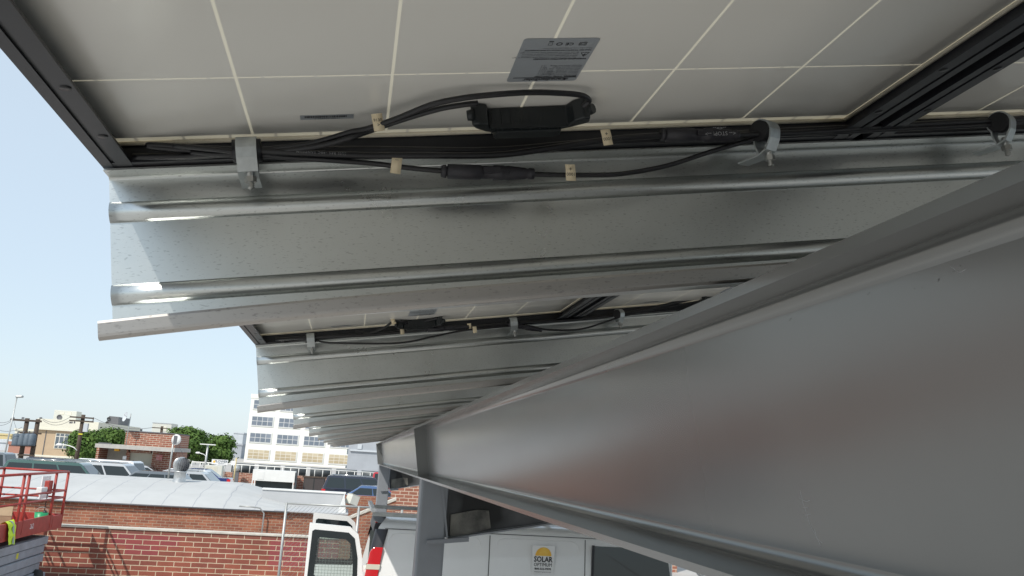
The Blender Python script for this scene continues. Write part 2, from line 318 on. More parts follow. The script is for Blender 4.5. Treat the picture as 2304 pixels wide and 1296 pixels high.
    T('WARNING-ELECTRIC HAZARD', .0042, .003, .0565, 'LEFT', .00014)
    for i, a_ in enumerate(('This module produces electricity when exposed to light', 'Follow all applicable electrical safety precautions', 'Only qualified personnel may install or service it', 'Do not touch the terminals while exposed to light')): T(a_, .0031, .015, .0605+i*.0037, 'LEFT')
    T('PLEASE READ THE INSTRUCTION MANUAL FOR MORE INFORMATION', .0029, .003, .0765, 'LEFT', .0001, sx=.78)
    T('Made according to order and shipped within the United States', .0026, .003, .081, 'LEFT', sx=.8)
    T('CE', .0075, .030, .0905, bold=.0001)
    tri = MB()
    def ring(pts_, wd):
        n = len(pts_); c = Vector((sum(p[0] for p in pts_)/n, sum(p[1] for p in pts_)/n)); inn = [tuple(c+(Vector(p)-c)*wd) for p in pts_]
        for i in range(n):
            a_, b_ = pts_[i], pts_[(i+1) % n]; c_, d_ = inn[(i+1) % n], inn[i]
            tri.quad((*a_, z-.0012), (*b_, z-.0012), (*c_, z-.0012), (*d_, z-.0012))
    tx, ty = lx1-.008, ly1-.066
    ring([(tx-.005, ty-.005), (tx+.005, ty-.005), (tx, ty+.005)], .78)
    tri.prism([(tx-.0004, ty+.003), (tx+.001, ty), (tx, ty), (tx+.0006, ty-.003), (tx-.001, ty+.0004), (tx, ty+.0004)], z-.0013, z-.0011, 'z')
    ring([(lx1-.020, ly1-.087), (lx1-.012, ly1-.087), (lx1-.012, ly1-.094), (lx1-.020, ly1-.094)], .82); ring([(lx1-.0185, ly1-.0885), (lx1-.0135, ly1-.0885), (lx1-.0135, ly1-.0925), (lx1-.0185, ly1-.0925)], .75)
    ring([(lx1-.041-.0035*math.cos(k*.785), ly1-.0905+.0035*math.sin(k*.785)) for k in range(8)], .7); tri.box(lx1-.053, lx1-.048, ly1-.0965, ly1-.0955, z-.0013, z-.0011)
    ring([(lx1-.048, ly1-.088), (lx1-.053, ly1-.088), (lx1-.0525, ly1-.0935), (lx1-.0485, ly1-.0935)], .8)
    tri.build('label_symbol', 'ink', lb)
    a1, a2 = lp(-.029, .951), lp(.032, .963)
    bl = MB().box(a1[0], a2[0], a1[1], a2[1], z-.0008, z-.0003).build('barcode_label', 'silver', r)
    bc = MB(); x = a1[0]+.005; rnd = random.Random(3)
    while x < a2[0]-.009: w2 = rnd.choice((.0004, .0008, .0012)); bc.box(x, x+w2, a1[1]+.001, a2[1]-.006, z-.0012, z-.0010); x += w2+rnd.choice((.0004, .0007))
    bc.build('barcode', 'ink', bl)
    text('barcode_print', '11306103440215', .0042, 'ink', bl, ((a1[0]+a2[0])/2, a2[1]-.003, z-.0012), (math.pi, 0, math.pi))
    return r
proto = make_module()
module_labels = {(0, 0): 'nearest solar panel, grey-white underside with silver rating label and black junction box',
 (0, 1): 'grey-white solar panel underside at the top right corner, right of the black double frame',
 (1, 0): 'second solar panel along the left edge, its underside seen between the first two galvanized purlins',
 (1, 1): 'solar panel strip under the first purlin, between the black frame joint and the grey beam'}
HID = 'solar panel of the canopy roof hidden above the purlins or out of the picture'
for k in range(-6, 9):
    for c in range(11):
        if (k, c) == (0, 0): o = proto
        elif k in (0, 1) and c < 3: o = copy_tree(proto)
        else: o = copy_tree(proto, lim=('backsheet', 'frame'))
        o.location = c2w(P0+c*PW, BE-1.638+k*PITCH, N0)
        tag(o, module_labels.get((k, c), HID), 'solar panel', 'solar panels of the canopy roof')
# ---- purlins: sigma section, web at local B=0, built around its centre line
def offset_path(pts, th):
    L_, R2 = [], []
    for i, p in enumerate(pts):
        a = Vector(pts[max(i-1, 0)]); b = Vector(pts[min(i+1, len(pts)-1)]); t = (b-a).normalized(); n = Vector((-t.y, t.x))
        L_.append(Vector(p)+n*th/2); R2.append(Vector(p)-n*th/2)
    return [tuple(q) for q in L_]+[tuple(q) for q in R2[::-1]]
def arc(cx, cz, r, a0, a1, n=5): return [(cx+r*math.cos(math.radians(a0+(a1-a0)*i/n)), cz+r*math.sin(math.radians(a0+(a1-a0)*i/n))) for i in range(n+1)]
BW = 1.052
def rib_(z0, z1, d=.0065): 
    h = z1-z0; return [(0, z0), (-.002, z0+.0006)]+[(-.002-(d-.002)*math.sin(math.pi*t/8)**.8, z0+h*(.04+.92*t/8)) for t in range(1, 8)]+[(-.002, z1-.0006), (0, z1)]
prof = [(-.062, .1725), (-.0625, .170), (-.062, .158)]+arc(-.0575, .157, .0045, 180, 270, 4)[1:]+[(-.03, .162)]+arc(-.005, .173, .005, 270, 360, 4)+[(0, .180)]
prof += rib_(.201, .2245)+[(0, .25), (0, .28)]+rib_(.301, .3255)+[(0, .335)]+arc(-.005, .3535, .005, 0, 90, 4)+[(-.018, .3585), (-.028, .3585)]
ORD = ['nearest', 'second', 'third', 'fourth', 'fifth', 'sixth', 'seventh', 'eighth', 'ninth']
WHERE = ['whose front lip crosses the middle of the picture', 'seen below the nearest one, before the white building', 'peeking out below the second one']
def make_purlin(name='purlin'):
    o = MB(); pth = offset_path([(a, b) for a, b in prof], .0022)
    n = len(prof); vs = []; xs = [0, .05, .1, .16, .24, .34, .5, .7, 1., 1.5, 4, 11.0]
    for x in xs:
        for u, v in pth: vs.append((x, u, v+(.0135*(1-math.exp(-x/.3))*min(1, -u/.055) if v < .18 and u < 0 else 0)))
    m = len(pth)
    fs = [(i*m+k, i*m+(k+1) % m, (i+1)*m+(k+1) % m, (i+1)*m+k) for i in range(len(xs)-1) for k in range(m)]
    o.add(vs, fs, False)
    for base in (0, (len(xs)-1)*m):
        for i in range(n-1): o.f.append((base+i, base+i+1, base+m-2-i, base+m-1-i)); o.sm.append(False)
    return o.build(name, 'galv')
pur = make_purlin(); pur.rotation_euler = CR
# front lip strip gets the duller zinc by face slot
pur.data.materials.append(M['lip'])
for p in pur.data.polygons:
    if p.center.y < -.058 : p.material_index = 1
    p.use_smooth = len(p.vertices) == 4 and .19 < p.center.z < .34 and abs(p.center.y) > .0015 and abs(p.normal.x) < .5
for k in range(-6, 9):
    o = pur if k == 0 else pur.copy()
    if k: C.objects.link(o)
    o.location = c2w(P0, BW+k*PITCH, 0)
    lab = ('%s ribbed galvanized steel purlin, %s' % (ORD[k], WHERE[k]) if k < 3 else '%s galvanized purlin from the camera, only its lower lip showing' % ORD[k]) if k >= 0 else 'galvanized purlin over the photographer, out of the picture'
    tag(o, lab, 'purlin', 'galvanized purlins under the canopy roof')
# ---- main beam
def beam_prof(pc, nt_, nb, hw, tf, tw, r):
    p = []
    def fil(cx, cz, a0): return arc(cx, cz, r, a0, a0+90, 5)
    x0 = tw/2
    p = [(pc-hw, nt_), (pc-hw, nt_-tf)]+[(pc-x0-r+r*math.sin(math.radians(a)), nt_-tf-r+r*math.cos(math.radians(a))) for a in range(0, 91, 15)]
    p += [(pc-x0-r+r*math.cos(math.radians(a)), nb+tf+r-r*math.sin(math.radians(a))) for a in range(0, 91, 15)]+[(pc-hw, nb+tf), (pc-hw, nb)]
    q = [(2*pc-a, b) for a, b in p[::-1]]
    return p+q
bm_ = cthing('steel_beam', 'long grey painted steel I-beam filling the lower right and running away under the purlins', 'steel beam', 0, 0, 0)
bp_ = beam_prof(.56, .1505, -.216, .09, .013, .010, .020)
o = MB().prism(bp_, -9.5, 15.62, 'y').build('beam_body', 'primer', bm_)
for p in o.data.polygons:
    if len(p.vertices) == 4 and 1: p.use_smooth = abs(p.normal.x) > .05 and abs(p.normal.z) > .05
for B in (6.33, 15.55, -2.9):
    MB().box(.472, .5545, B-.006, B+.006, -.2025, .137).build('stiffener', 'primer', bm_)
    MB().box(.5655, .648, B-.006, B+.006, -.2025, .137).build('stiffener', 'primer', bm_)
# paint drips and weld spatter on the web
dr = MB(); rnd = random.Random(11)
for x, y in ((2180, 565), (2150, 600), (2100, 640), (2060, 650), (1900, 655), (1955, 660), (1790, 720), (1770, 715), (1640, 735), (1500, 810), (1460, 822), (1440, 800), (1250, 880), (1228, 885)):
    r = ray(x, y); k = .5535/r[0]; B, N = r[1]*k, r[2]*k
    for i in range(2):
        b, n_ = B+rnd.uniform(-.012, .012)*B, N+rnd.uniform(-.004, .004); q = rnd.uniform(.0002, .0004)
        dr.tube([(.5548, b, n_), (.5545, b+q*3, n_-q*1.5), (.5548, b+q*7, n_-q)], [q*.5, q, q*.4], 5)
dr.build('paint_drip', 'primer', bm_)
M['scratch'] = mat('scratched_primer', (.42, .42, .43), .5, .3)
sc_ = MB(); rnd = random.Random(5)
for pts_ in (((1800, 1103), (1806, 1130), (1813, 1150), (1822, 1180), (1840, 1215), (1846, 1228)), ((1797, 1120), (1812, 1128), (1822, 1126)), ((1801, 1140), (1818, 1143)), ((1808, 1160), (1824, 1157)), ((1832, 1190), (1838, 1210), (1850, 1222)), ((2140, 600), (2158, 612), (2172, 606))):
    L3 = []
    for x, y in pts_: r3 = ray(x, y); k = .5548/r3[0]; L3.append((.5551, r3[1]*k, r3[2]*k))
    sc_.tube(cat_rom(L3, 4), .00035, 4)
sc_.build('paint_scratch', 'scratch', bm_)
# ---- columns and the sloping brackets behind them
def column(B, label, blabel, extra):
    p = c2w(.56, B, -.217); x0, x1 = p.x-.055, p.x+.147; zt = p.z-.02
    r = thing('steel_column', label, 'column', ((x0+x1)/2, B+.12, 0), group='steel columns under the beam')
    hw = .101; cr = []
    for cx, cy, a0 in ((1, 1, 0), (-1, 1, 90), (-1, -1, 180), (1, -1, 270)): cr += [(cx*(hw-.02)+.02*math.cos(math.radians(a0+t)), cy*(hw-.02)+.02*math.sin(math.radians(a0+t))) for t in (0, 22, 45, 67, 90)]
    MB().prism(cr, .02, zt, 'z').build('shaft', 'column', r)
    MB().box(-.17, .17, -.17, .17, 0, .02).build('base_plate', 'column', r)
    pl = MB(); pl.prism([(-.035, p.z-.475), (.27, p.z-.44), (.27, p.z-.41), (-.035, p.z-.445)], -.14, -.103, 'y'); pl.build('shelf_plate', 'column', r)
    R3 = thing('sloping_bracket', blabel, 'bracket', c2w(0, B+.12, 0), CR, 'sloping cantilever brackets on the columns')
    s = MB(); s.prism([(.655, -.230), (10.9, -.230), (10.9, -.50), (.655, -.665)], -.006, .006, 'y').build('web', 'scorch', R3)
    f = MB(); f.box(.60, 10.9, -.085, .085, -.2295, -.218)
    f.prism([(.66, -.667), (10.9, -.502), (10.9, -.514), (.66, -.679)], -.085, .085, 'y'); f.build('flange', 'column', R3)
    pt = MB(); pt.prism([(q.x, q.z) for q in (cB(x, y, 6.45) for x, y in ((1012, 1207), (1062, 1201), (1104, 1188), (1100, 1149), (1075, 1147), (1045, 1152), (1014, 1158)))], -.024, -.007, 'y').build('patch_plate', 'patch_steel', R3)
    gp = MB(); gp.box(.640, .654, -.11, -.0065, -.66, -.24).build('end_plate', 'column', R3)
column(6.35, 'near grey square steel column in front of the white van', 'scorched sloping bracket right of the near column, with a welded patch plate', 1)
column(15.6, 'far grey square steel column, left of the near one, behind the van roof', 'dark sloping bracket right of the far column, against the brick wall', 0)
column(-2.85, 'grey square steel column behind the photographer, out of the picture', 'sloping bracket behind the photographer, out of the picture', 0)
# ---- pipe clamps
def make_clamp(P, B, lab, yaw=0, s=1.0):
    r = cthing('pipe_clamp', lab, 'clamp', P, B, .361, 'strap clamps holding the cables to the purlins')
    r.rotation_euler = (Matrix.Rotation(-TH, 3, 'Y') @ Matrix.Rotation(math.radians(yaw), 3, 'Z')).to_euler()
    R = .0150*s
    path = [(.040, -.032), (.010, -.031), (-.004, -.026), (-.0125, -.012)]+arc(0, 0, R, 200, -40, 14)+[(.011, -.018), (.008, -.0285)]
    MB().prism(offset_path(path, .0022), -.0115, .0115, 'x', smooth=False).build('strap', 'strap', r)
    MB().tube([(-.016, 0, 0), (.016, 0, 0)], R-.0014, 16).build('cable_bundle_fill', 'cable', r)  # black plug standing in for the cable bundle inside the strap
    h = MB(); h.lathe([(.0001, -.0032), (.0068, -.0032), (.0068, .0032), (.0001, .0032)], (.002, .000, -.0355), 6, False); h.build('nut', 'bolt', r)
    b = MB(); b.lathe([(.0042, -.020)]+[(.0030 if i % 2 else .0042, -.038-i*.0012) for i in range(8)]+[(.0001, -.048)], (.002, .000, 0), 10); b.build('bolt', 'bolt', r)
    return r
make_clamp(-.0925, .985, 'zinc strap clamp nearest the sky at the left end of the nearest purlin')
make_clamp(.567, .985, 'zinc strap clamp on the nearest purlin left of the black frame joint', 30)
make_clamp(.93, .985, 'zinc strap clamp at the right edge of the picture, under the top right panel', 32)
PB2 = .985+PITCH
for x, y, yaw, lab in ((699, 762, 0, 'small strap clamp at the left end of the second purlin'), (1155, 730, 0, 'small strap clamp in the middle of the second purlin, right of a black connector'), (1393, 712, 38, 'small strap clamp on the second purlin nearest the grey beam')):
    q = cB(x, y, PB2); make_clamp(q.x, PB2, lab, yaw)
# ---- cables
def cable(lab, pts, r=.0031, tags=(), conns=(), prints=(), group='black solar cables along the purlins'):
    """pts: canopy coordinates"""
    root = cthing('solar_cable', lab, 'cable', 0, 0, 0, group)
    path = cat_rom(pts, 8); MB().tube(path, r, 10).build('cable_jacket', 'cable', root)
    def at(x):                                   # nearest point of the path to a given P
        i = min(range(len(path)-1), key=lambda k: abs((path[k].x+path[k+1].x)/2-x)); return path[i].lerp(path[i+1], .5), (path[i+1]-path[i]).normalized()
    for P, txt, lift in tags:
        c, d = at(P); 
        w2, h2 = .0062, .0105; t = MB(); ang = math.atan2(d.z, d.x)
        mx = Matrix.Translation(c+Vector((0, -r-.0014, lift-.002))) @ Matrix.Rotation(-ang, 4, 'Y')
        # a folded flag: wavy little sheet stuck round the cable
        n = 6; vs = [(sx*w2, .0006*math.sin(i*1.3), -h2+2*h2*i/n) for i in range(n+1) for sx in (-1, 1)]+[(sx*w2, .0006*math.sin(i*1.3)+.0007, -h2+2*h2*i/n) for i in range(n+1) for sx in (-1, 1)]
        k = 2*(n+1); fs = [(2*i, 2*i+1, 2*i+3, 2*i+2) for i in range(n)]+[(k+2*i, k+2*i+2, k+2*i+3, k+2*i+1) for i in range(n)]+[(2*i, 2*i+2, k+2*i+2, k+2*i) for i in range(n)]+[(2*i+1, k+2*i+1, k+2*i+3, 2*i+3) for i in range(n)]
        t.add(vs, fs, True, mx); tg = t.build('cable_tag', 'tag', root)
        if txt:
            for j, (s_, sz, dz) in enumerate(txt):
                o = text('tag_print', s_, sz, 'ink', tg, (0, 0, 0), (0, 0, 0)); o.matrix_local = mx @ Matrix.Translation((0, -.0012, dz)) @ Matrix.Rotation(math.pi, 4, 'Y') @ Matrix.Rotation(math.pi/2, 4, 'X') @ Matrix.Rotation(math.pi, 4, 'X') @ Matrix.Rotation(0, 4, 'Z')
                o.matrix_local = mx @ Matrix.Translation((0, -.0013, dz)) @ Matrix.Rotation(math.pi/2, 4, 'X') @ Matrix.Rotation(math.pi, 4, 'Z')
    for P, ln, arrows in conns:
        c, d = at(P); a = c-d*ln/2; b = MB()
        st_ = [(0, .0078), (.03, .0088), (.05, .0088), (.055, .0068), (.065, .0068), (.07, .0098), (.3, .0104), (.42, .0098), (.43, .0088), (.55, .0088), (.56, .0102), (.66, .0102), (.68, .0094), (.72, .0100), (.9, .0078), (.93, .0066), (.95, .0078), (1, .0076)]
        b.tube([a+d*ln*t for t, _ in st_], [q for _, q in st_], 12, flat=.9); cn = b.build('connector', 'conn', root, 0)
        up = Vector((0, -.0095, 0)); l2 = MB(); m_ = a+d*ln*.53
        l2.box(m_.x-.010, m_.x+.010, m_.y-.0112, m_.y-.006, m_.z-.004, m_.z+.004); l2.box(m_.x+.012, m_.x+.022, m_.y-.0108, m_.y-.006, m_.z-.0065, m_.z-.003)
        l2.build('locking_clip', 'conn', cn, .001)
        if arrows:
            o = text('connector_print', '<-- STOP! -->\n--<>--', .0075, 'print', cn, (m_.x+.02, m_.y-.0118, m_.z+.001), (math.pi/2, math.pi, 0)); o.rotation_euler = (math.pi/2, math.pi, 0)
    for P, s_, sz in prints:
        c, d = at(P); text('cable_print', s_, sz, 'print', root, (c.x, c.y-r-.0004, c.z+.0004), (math.pi/2, math.atan2(-d.z, d.x)+math.pi, 0), space=1.3)
    return root
def path(lst, default=.985): return [cB(x, y, B) if B > .5 else cN(x, y, -B) for x, y, B in lst]
def fix(lst):
    return [cN(e[0], e[1], e[3]) if len(e) == 4 else cB(e[0], e[1], e[2] if len(e) > 2 else .985) for e in lst]
minus = (('_', .008, .003),); thou = (('+', .008, .0045), ('1000', .0058, -.0025))
cable('thin black cable sagging below the nearest purlin with an inline connector and two cream tags', fix([(390, 328, .992), (470, 336, .988), (560, 346, .985), (650, 355, .982), (760, 362, .98), (840, 368, .98), (905, 376, .978), (1000, 385, .975), (1120, 389, .975), (1230, 393, .975), (1320, 394, .975), (1400, 391, .975), (1500, 373, .978), (1600, 341, .982), (1680, 318, .985), (1725, 305, .985), (1850, 300, .988), (2000, 292, .99), (2240, 280, .985), (2400, 262, .985)]),
      tags=((.0765, minus, .002), (.288, thou, .004)), conns=((.188, .114, 0),))
cable('black cable from the left gland of the nearest junction box to the left clamp', fix([(1075, 232, 0, .375), (1040, 236, 0, .374), (985, 246, 0, .373), (900, 271, 0, .371), (840, 292, 0, .369), (790, 309, .95), (730, 326, .962), (660, 337, .975), (575, 344, .984), (500, 348, .99), (430, 343, .996)]), r=.0032)
cable('black cable looping over the nearest junction box down to the left clamp', fix([(1312, 240, 0, .372), (1325, 226, 0, .376), (1306, 214, 0, .379), (1250, 209, 0, .380), (1190, 208, 0, .380), (1110, 213, 0, .378), (1040, 221, 0, .376), (970, 236, 0, .374), (890, 268, 0, .371), (825, 290, 0, .368), (790, 297, .95), (740, 312, .962), (680, 327, .974), (575, 337, .984), (480, 334, .993), (380, 328, .999), (335, 326, 1.0), (345, 331, 1.001), (420, 338, .998), (560, 352, .988)]), r=.0034,
      tags=((.058, (('>', .006, .004), ('9130', .005, -.002)), .004),))
cable('thick black cable with faint white print along the nearest purlin', fix([(560, 338, .98), (640, 343, .978), (760, 348, .976), (850, 350, .976), (960, 350, .976), (1080, 350, .976), (1150, 346, .976), (1230, 335, .978), (1320, 321, .98), (1420, 309, .98), (1520, 304, .978), (1600, 304, .976), (1700, 303, .98), (1850, 296, .985), (2000, 284, .988), (2240, 272, .985), (2400, 268, .985)]), r=.0040,
      tags=((.341, thou, .004),), conns=((.470, .105, 1),), prints=((-.005, 'SUN RES -40C SANDIUM', .0042),))
cable('black cable running straight behind the others in the black frame gap', fix([(300, 352, 1.01), (420, 352, 1.0), (560, 343, .99), (800, 336, .992), (1100, 338, .992), (1300, 322, .992), (1500, 312, .992), (1700, 298, .99), (1900, 288, .99), (2240, 270, .988), (2400, 262, .985)]), r=.0040)
q2 = lambda l: [cB(x, y, PB2+(b if b else 0)) for x, y, b in l]
cable('thin black cable hanging before the second purlin with a connector', q2([(640, 770, .02), (699, 764, 0), (740, 771, -.01), (860, 773, -.02), (920, 769, -.02), (980, 756, -.02), (1040, 744, -.015), (1090, 739, -.01), (1155, 733, 0), (1190, 737, 0), (1250, 743, -.01), (1310, 740, -.01), (1360, 725, 0), (1393, 714, 0), (1450, 700, .01), (1560, 680, .01), (1660, 660, .01)]), tags=((.41, None, 0),), conns=((.575, .12, 0),))
cable('thick black cable along the second purlin with two cream tags', q2([(620, 764, .02), (699, 760, 0), (770, 756, -.01), (840, 753, -.01), (920, 745, -.01), (1000, 739, -.01), (1080, 735, 0), (1155, 728, 0), (1250, 722, .01), (1393, 708, .01), (1560, 672, .01)]), r=.0055, tags=((.187, None, .003), (.39, None, .003)), conns=((.32, .14, 0),))
cable('black cable looping up to the junction box of the second panel row', q2([(800, 745, 0), (830, 750, -.01), (865, 737, -.04), (890, 722, -.08), (930, 728, -.03), (985, 716, -.06), (960, 733, -.02), (900, 747, -.01), (780, 757, 0), (699, 762, 0)]), r=.0036, tags=((.158, None, .003),))
# ================================================================ BACKGROUND
def mat2(n, *a, **k): M[n] = mat(n, *a, **k)
mat2('white_paint', (.72, .72, .70), .5, var=.05, scale=2); mat2('van_white', (.80, .80, .79), .28, coat=.6, var=.02, scale=3); mat2('sticker', (.80, .80, .79), .28, coat=.6); mat2('seam', (.10, .10, .10), .7)
mat2('black_plastic', (.022, .022, .027), .42, bump=.03, bscale=120); mat2('tyre', (.018, .018, .018), .8); mat2('rim', (.45, .46, .47), .35, .7)
mat2('red_lamp', (.55, .012, .018), .15, coat=.8); mat2('clear_lamp', (.62, .58, .48), .15, coat=.5); mat2('concrete', (.44, .42, .39), .9, var=.12, scale=3, bump=.2, bscale=20)
mat2('coping', (.52, .49, .43), .9, var=.15, scale=5, bump=.3, bscale=30); mat2('membrane', (.43, .44, .45), .75, var=.06, scale=1.2, bump=.1, bscale=6)
mat2('lift_red', (.33, .040, .030), .5, var=.2, scale=6); mat2('lift_grey', (.30, .33, .37), .5, .2, var=.15, scale=5); mat2('cardboard', (.36, .26, .16), .85, var=.1, scale=9)
mat2('bucket_green', (.02, .30, .12), .4); mat2('hivis', (.55, .75, .03), .7, var=.12, scale=20); mat2('hivis_band', (.30, .38, .34), .4); mat2('yellow', (.60, .55, .04), .6); mat2('steel_pipe', (.42, .43, .42), .45, .5, var=.12, scale=12)
mat2('wood_pole', (.075, .055, .042), .9, var=.3, scale=6, stretch=(4, 4, .5)); mat2('transformer', (.10, .13, .16), .6, .1, var=.15, scale=3)
mat2('leaf', (.035, .075, .016), .75, col2=(.12, .20, .04), scale=1.1, spec=.25); mat2('bark', (.08, .06, .045), .9)
mat2('tan_wall', (.48, .36, .24), .85, var=.06, scale=1.5); mat2('cream_wall', (.70, .67, .56), .85, var=.04, scale=1); mat2('facade', (.80, .79, .73), .85, var=.03, scale=.4)
mat2('grey_wall', (.36, .38, .41), .85, var=.08, scale=.5); mat2('dark_grey', (.12, .12, .13), .7, var=.1, scale=3); mat2('garage_door', (.58, .55, .45), .7, var=.03, scale=3)
mat2('orange_lamp', (.75, .38, .02), .4); mat2('chrome', (.6, .6, .6), .15, 1.); mat2('turbine', (.50, .51, .51), .38, .7, var=.15, scale=9); mat2('ac_unit', (.60, .60, .54), .6, var=.06, scale=4)
mat2('tank', (.06, .07, .075), .55, .2, var=.2, scale=2); mat2('rail_white', (.75, .75, .72), .5); mat2('far_pale', (.50, .53, .56), .9, var=.12, scale=.25); mat2('far_yellow', (.58, .48, .26), .9); mat2('far_red', (.40, .20, .15), .9)
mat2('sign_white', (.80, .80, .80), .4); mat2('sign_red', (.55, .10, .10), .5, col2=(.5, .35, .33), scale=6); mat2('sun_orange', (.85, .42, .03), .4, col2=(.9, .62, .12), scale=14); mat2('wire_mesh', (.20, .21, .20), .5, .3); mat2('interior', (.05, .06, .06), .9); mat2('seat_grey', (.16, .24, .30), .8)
mat2('solar_hood', (.13, .13, .14), .6, .1)
M['glass'] = glassy('car_glass'); M['clear'] = see_glass('van_window_glass'); M['dark_glass'] = glassy('frit_glass', (.010, .016, .018), .06)
M['brick_block'] = brick('painted_block_wall', (.31, .090, .055), (.21, .062, .044), (.56, .45, .32), .355, .108, .0085,
    patch=[(-8.0, -7.0, .78, .96, (.26, .045, .06)), (-4.9, -3.5, .72, 1.0, (.26, .045, .06)), (-4.6, -3.9, .55, .72, (.26, .045, .06)), (-1.55, 1.2, .40, 1.0, (.27, .05, .065)), (-30, 1, 1.0, 1.08, (.16, .07, .05)), (-30, -.5, -.05, .1, (.15, .07, .055))], stain=.3)
M['brick_old'] = brick('old_common_brick', (.38, .145, .08), (.25, .085, .052), (.42, .32, .23), .205, .071, .006, stain=.35)
M['brick_far'] = brick('booth_brick', (.34, .12, .075), (.26, .09, .055), (.52, .42, .33), .42, .135, .017, stain=.2)
M['brick_light'] = brick('light_joint_brick', (.33, .13, .085), (.28, .11, .07), (.56, .44, .34), .26, .10, .011, stain=.2)
def gridmat(name, c1, c2, bar, bw, bh, ms, off=0.):
    m = bpy.data.materials.new(name); m.use_nodes = True; t = m.node_tree; b = t.nodes['Principled BSDF']; b.inputs['Roughness'].default_value = .25
    tc = t.nodes.new('ShaderNodeTexCoord'); s = t.nodes.new('ShaderNodeSeparateXYZ'); cb = t.nodes.new('ShaderNodeCombineXYZ'); t.links.new(tc.outputs['Object'], s.inputs[0])
    t.links.new(s.outputs[0], cb.inputs[0]); t.links.new(s.outputs[2], cb.inputs[1]); k = t.nodes.new('ShaderNodeTexBrick'); k.offset = off; k.inputs['Scale'].default_value = 1
    k.inputs['Brick Width'].default_value = bw; k.inputs['Row Height'].default_value = bh; k.inputs['Mortar Size'].default_value = ms; k.inputs['Bias'].default_value = 0
    k.inputs['Color1'].default_value = (*c1, 1); k.inputs['Color2'].default_value = (*c2, 1); k.inputs['Mortar'].default_value = (*bar, 1)
    t.links.new(cb.outputs[0], k.inputs[0]); t.links.new(k.outputs[0], b.inputs['Base Color']); M[name] = m
gridmat('pane_grid', (.15, .18, .22), (.27, .30, .35), (.62, .62, .60), 1.14, .98, .05); gridmat('pane_boarded', (.42, .34, .22), (.58, .50, .36), (.66, .63, .55), 1.14, .66, .05)
gridmat('pane_barred', (.10, .12, .14), (.14, .17, .20), (.6, .58, .52), .5, 1.0, .05)
gridmat('fence_gate', (.06, .05, .05), (.09, .08, .07), (.03, .03, .03), .8, 3, .05)
def stripes(name, col, line, pitch, wd):
    m = mat(name, col, .75, 0, .06, 1.4, .12, 7); t = m.node_tree; b = t.nodes['Principled BSDF']; src = b.inputs['Base Color'].links[0].from_socket
    tc = t.nodes.new('ShaderNodeTexCoord'); s = t.nodes.new('ShaderNodeSeparateXYZ'); t.links.new(tc.outputs['Object'], s.inputs[0])
    n = t.nodes.new('ShaderNodeTexNoise'); n.inputs['Scale'].default_value = 1.5; t.links.new(tc.outputs['Object'], n.inputs[0])
    a = t.nodes.new('ShaderNodeMath'); a.operation = 'MULTIPLY_ADD'; t.links.new(n.outputs[0], a.inputs[0]); a.inputs[1].default_value = .16; t.links.new(s.outputs[0], a.inputs[2])
    d = t.nodes.new('ShaderNodeMath'); d.operation = 'PINGPONG'; t.links.new(a.outputs[0], d.inputs[0]); d.inputs[1].default_value = pitch/2
    l = t.nodes.new('ShaderNodeMath'); l.operation = 'LESS_THAN'; t.links.new(d.outputs[0], l.inputs[0]); l.inputs[1].default_value = wd
    x = t.nodes.new('ShaderNodeMix'); x.data_type = 'RGBA'; t.links.new(l.outputs[0], x.inputs[0]); t.links.new(src, x.inputs[6]); x.inputs[7].default_value = (*line, 1)
    t.links.new(x.outputs[2], b.inputs['Base Color']); M[name] = m
stripes('rolled_roofing', (.455, .46, .455), (.33, .34, .36), .76, .012)
# ---- block wall across the lot
def part(r, name, m, x0, x1, y0, y1, z0, z1, bevel=0): return MB().box(x0, x1, y0, y1, z0, z1).build(name, m, r, bevel)
WY = 20.5; wx1 = bg(765, 1200, WY).x; zt = bg(400, 1192, WY).z
r = thing('block_wall', 'long reddish block wall with pale coping, behind the red lift and the van door', 'wall', (0, WY, 0))
part(r, 'wall_face', 'brick_block', -26, wx1, 0, .2, 0, zt-.045); part(r, 'coping', 'coping', -26, wx1, -.025, .225, zt-.045, zt, .008)
# ---- low brick building with the barrel roof
BY = 24.0; ze = bg(300, 1133, BY).z; ex1 = bg(652, 1147, BY).x; rx1 = bg(540, 1086, 28).x; zr = bg(300, 1073, 28).z
r = thing('brick_building', 'low orange brick building with a pale curved roof, behind the block wall', 'building', (0, BY, 0))
part(r, 'wall', 'brick_old', -30, bg(784, 1150, BY).x, 0, .25, 0, ze-.01); part(r, 'side_wall', 'brick_old', -30, -29.75, .26, 8, 0, ze-.01)
rf = MB(); n = 14; L0 = []; R0 = []
for i in range(n+1):
    t = i/n; y = -.12+8.24*t; z = ze+(zr-ze)*math.sin(math.pi*t)**.8
    L0.append((-30, y, z)); R0.append((rx1+.1*(1-t), y, z))
rf.add(L0+R0, [(i, i+1, n+2+i, n+1+i) for i in range(n)], True)
k = len(rf.v); tip = [(ex1+(rx1-ex1)*0+.0, y, ze) for (_, y, _) in R0]
rf.add(R0+[(ex1+.9*(.5-abs(.5-i/n)), R0[i][1], ze) for i in range(n+1)], [(i, i+1, n+2+i, n+1+i) for i in range(n)], False)
rf.build('curved_roof', 'rolled_roofing', r)
MB().tube([(-30, -.14, ze-.015), (-12, -.14, ze-.005), (-5, -.14, ze-.02), (ex1, -.14, ze-.01)], .018, 6).build('drip_edge', 'dark_grey', r)
part(r, 'flat_roof', 'membrane', ex1-.4, bg(784, 1150, BY).x, -.12, 2, ze-.009, ze+.02)
px0, px1 = bg(590, 1100, 26).x, bg(775, 1105, 26).x; pz = bg(700, 1104, 26).z
part(r, 'parapet', 'membrane', px0, px1, 2.003, 2.3, ze-.05, pz-.04); part(r, 'parapet_cap', 'white_paint', px0, px1+.05, 1.97, 2.34, pz-.04, pz)
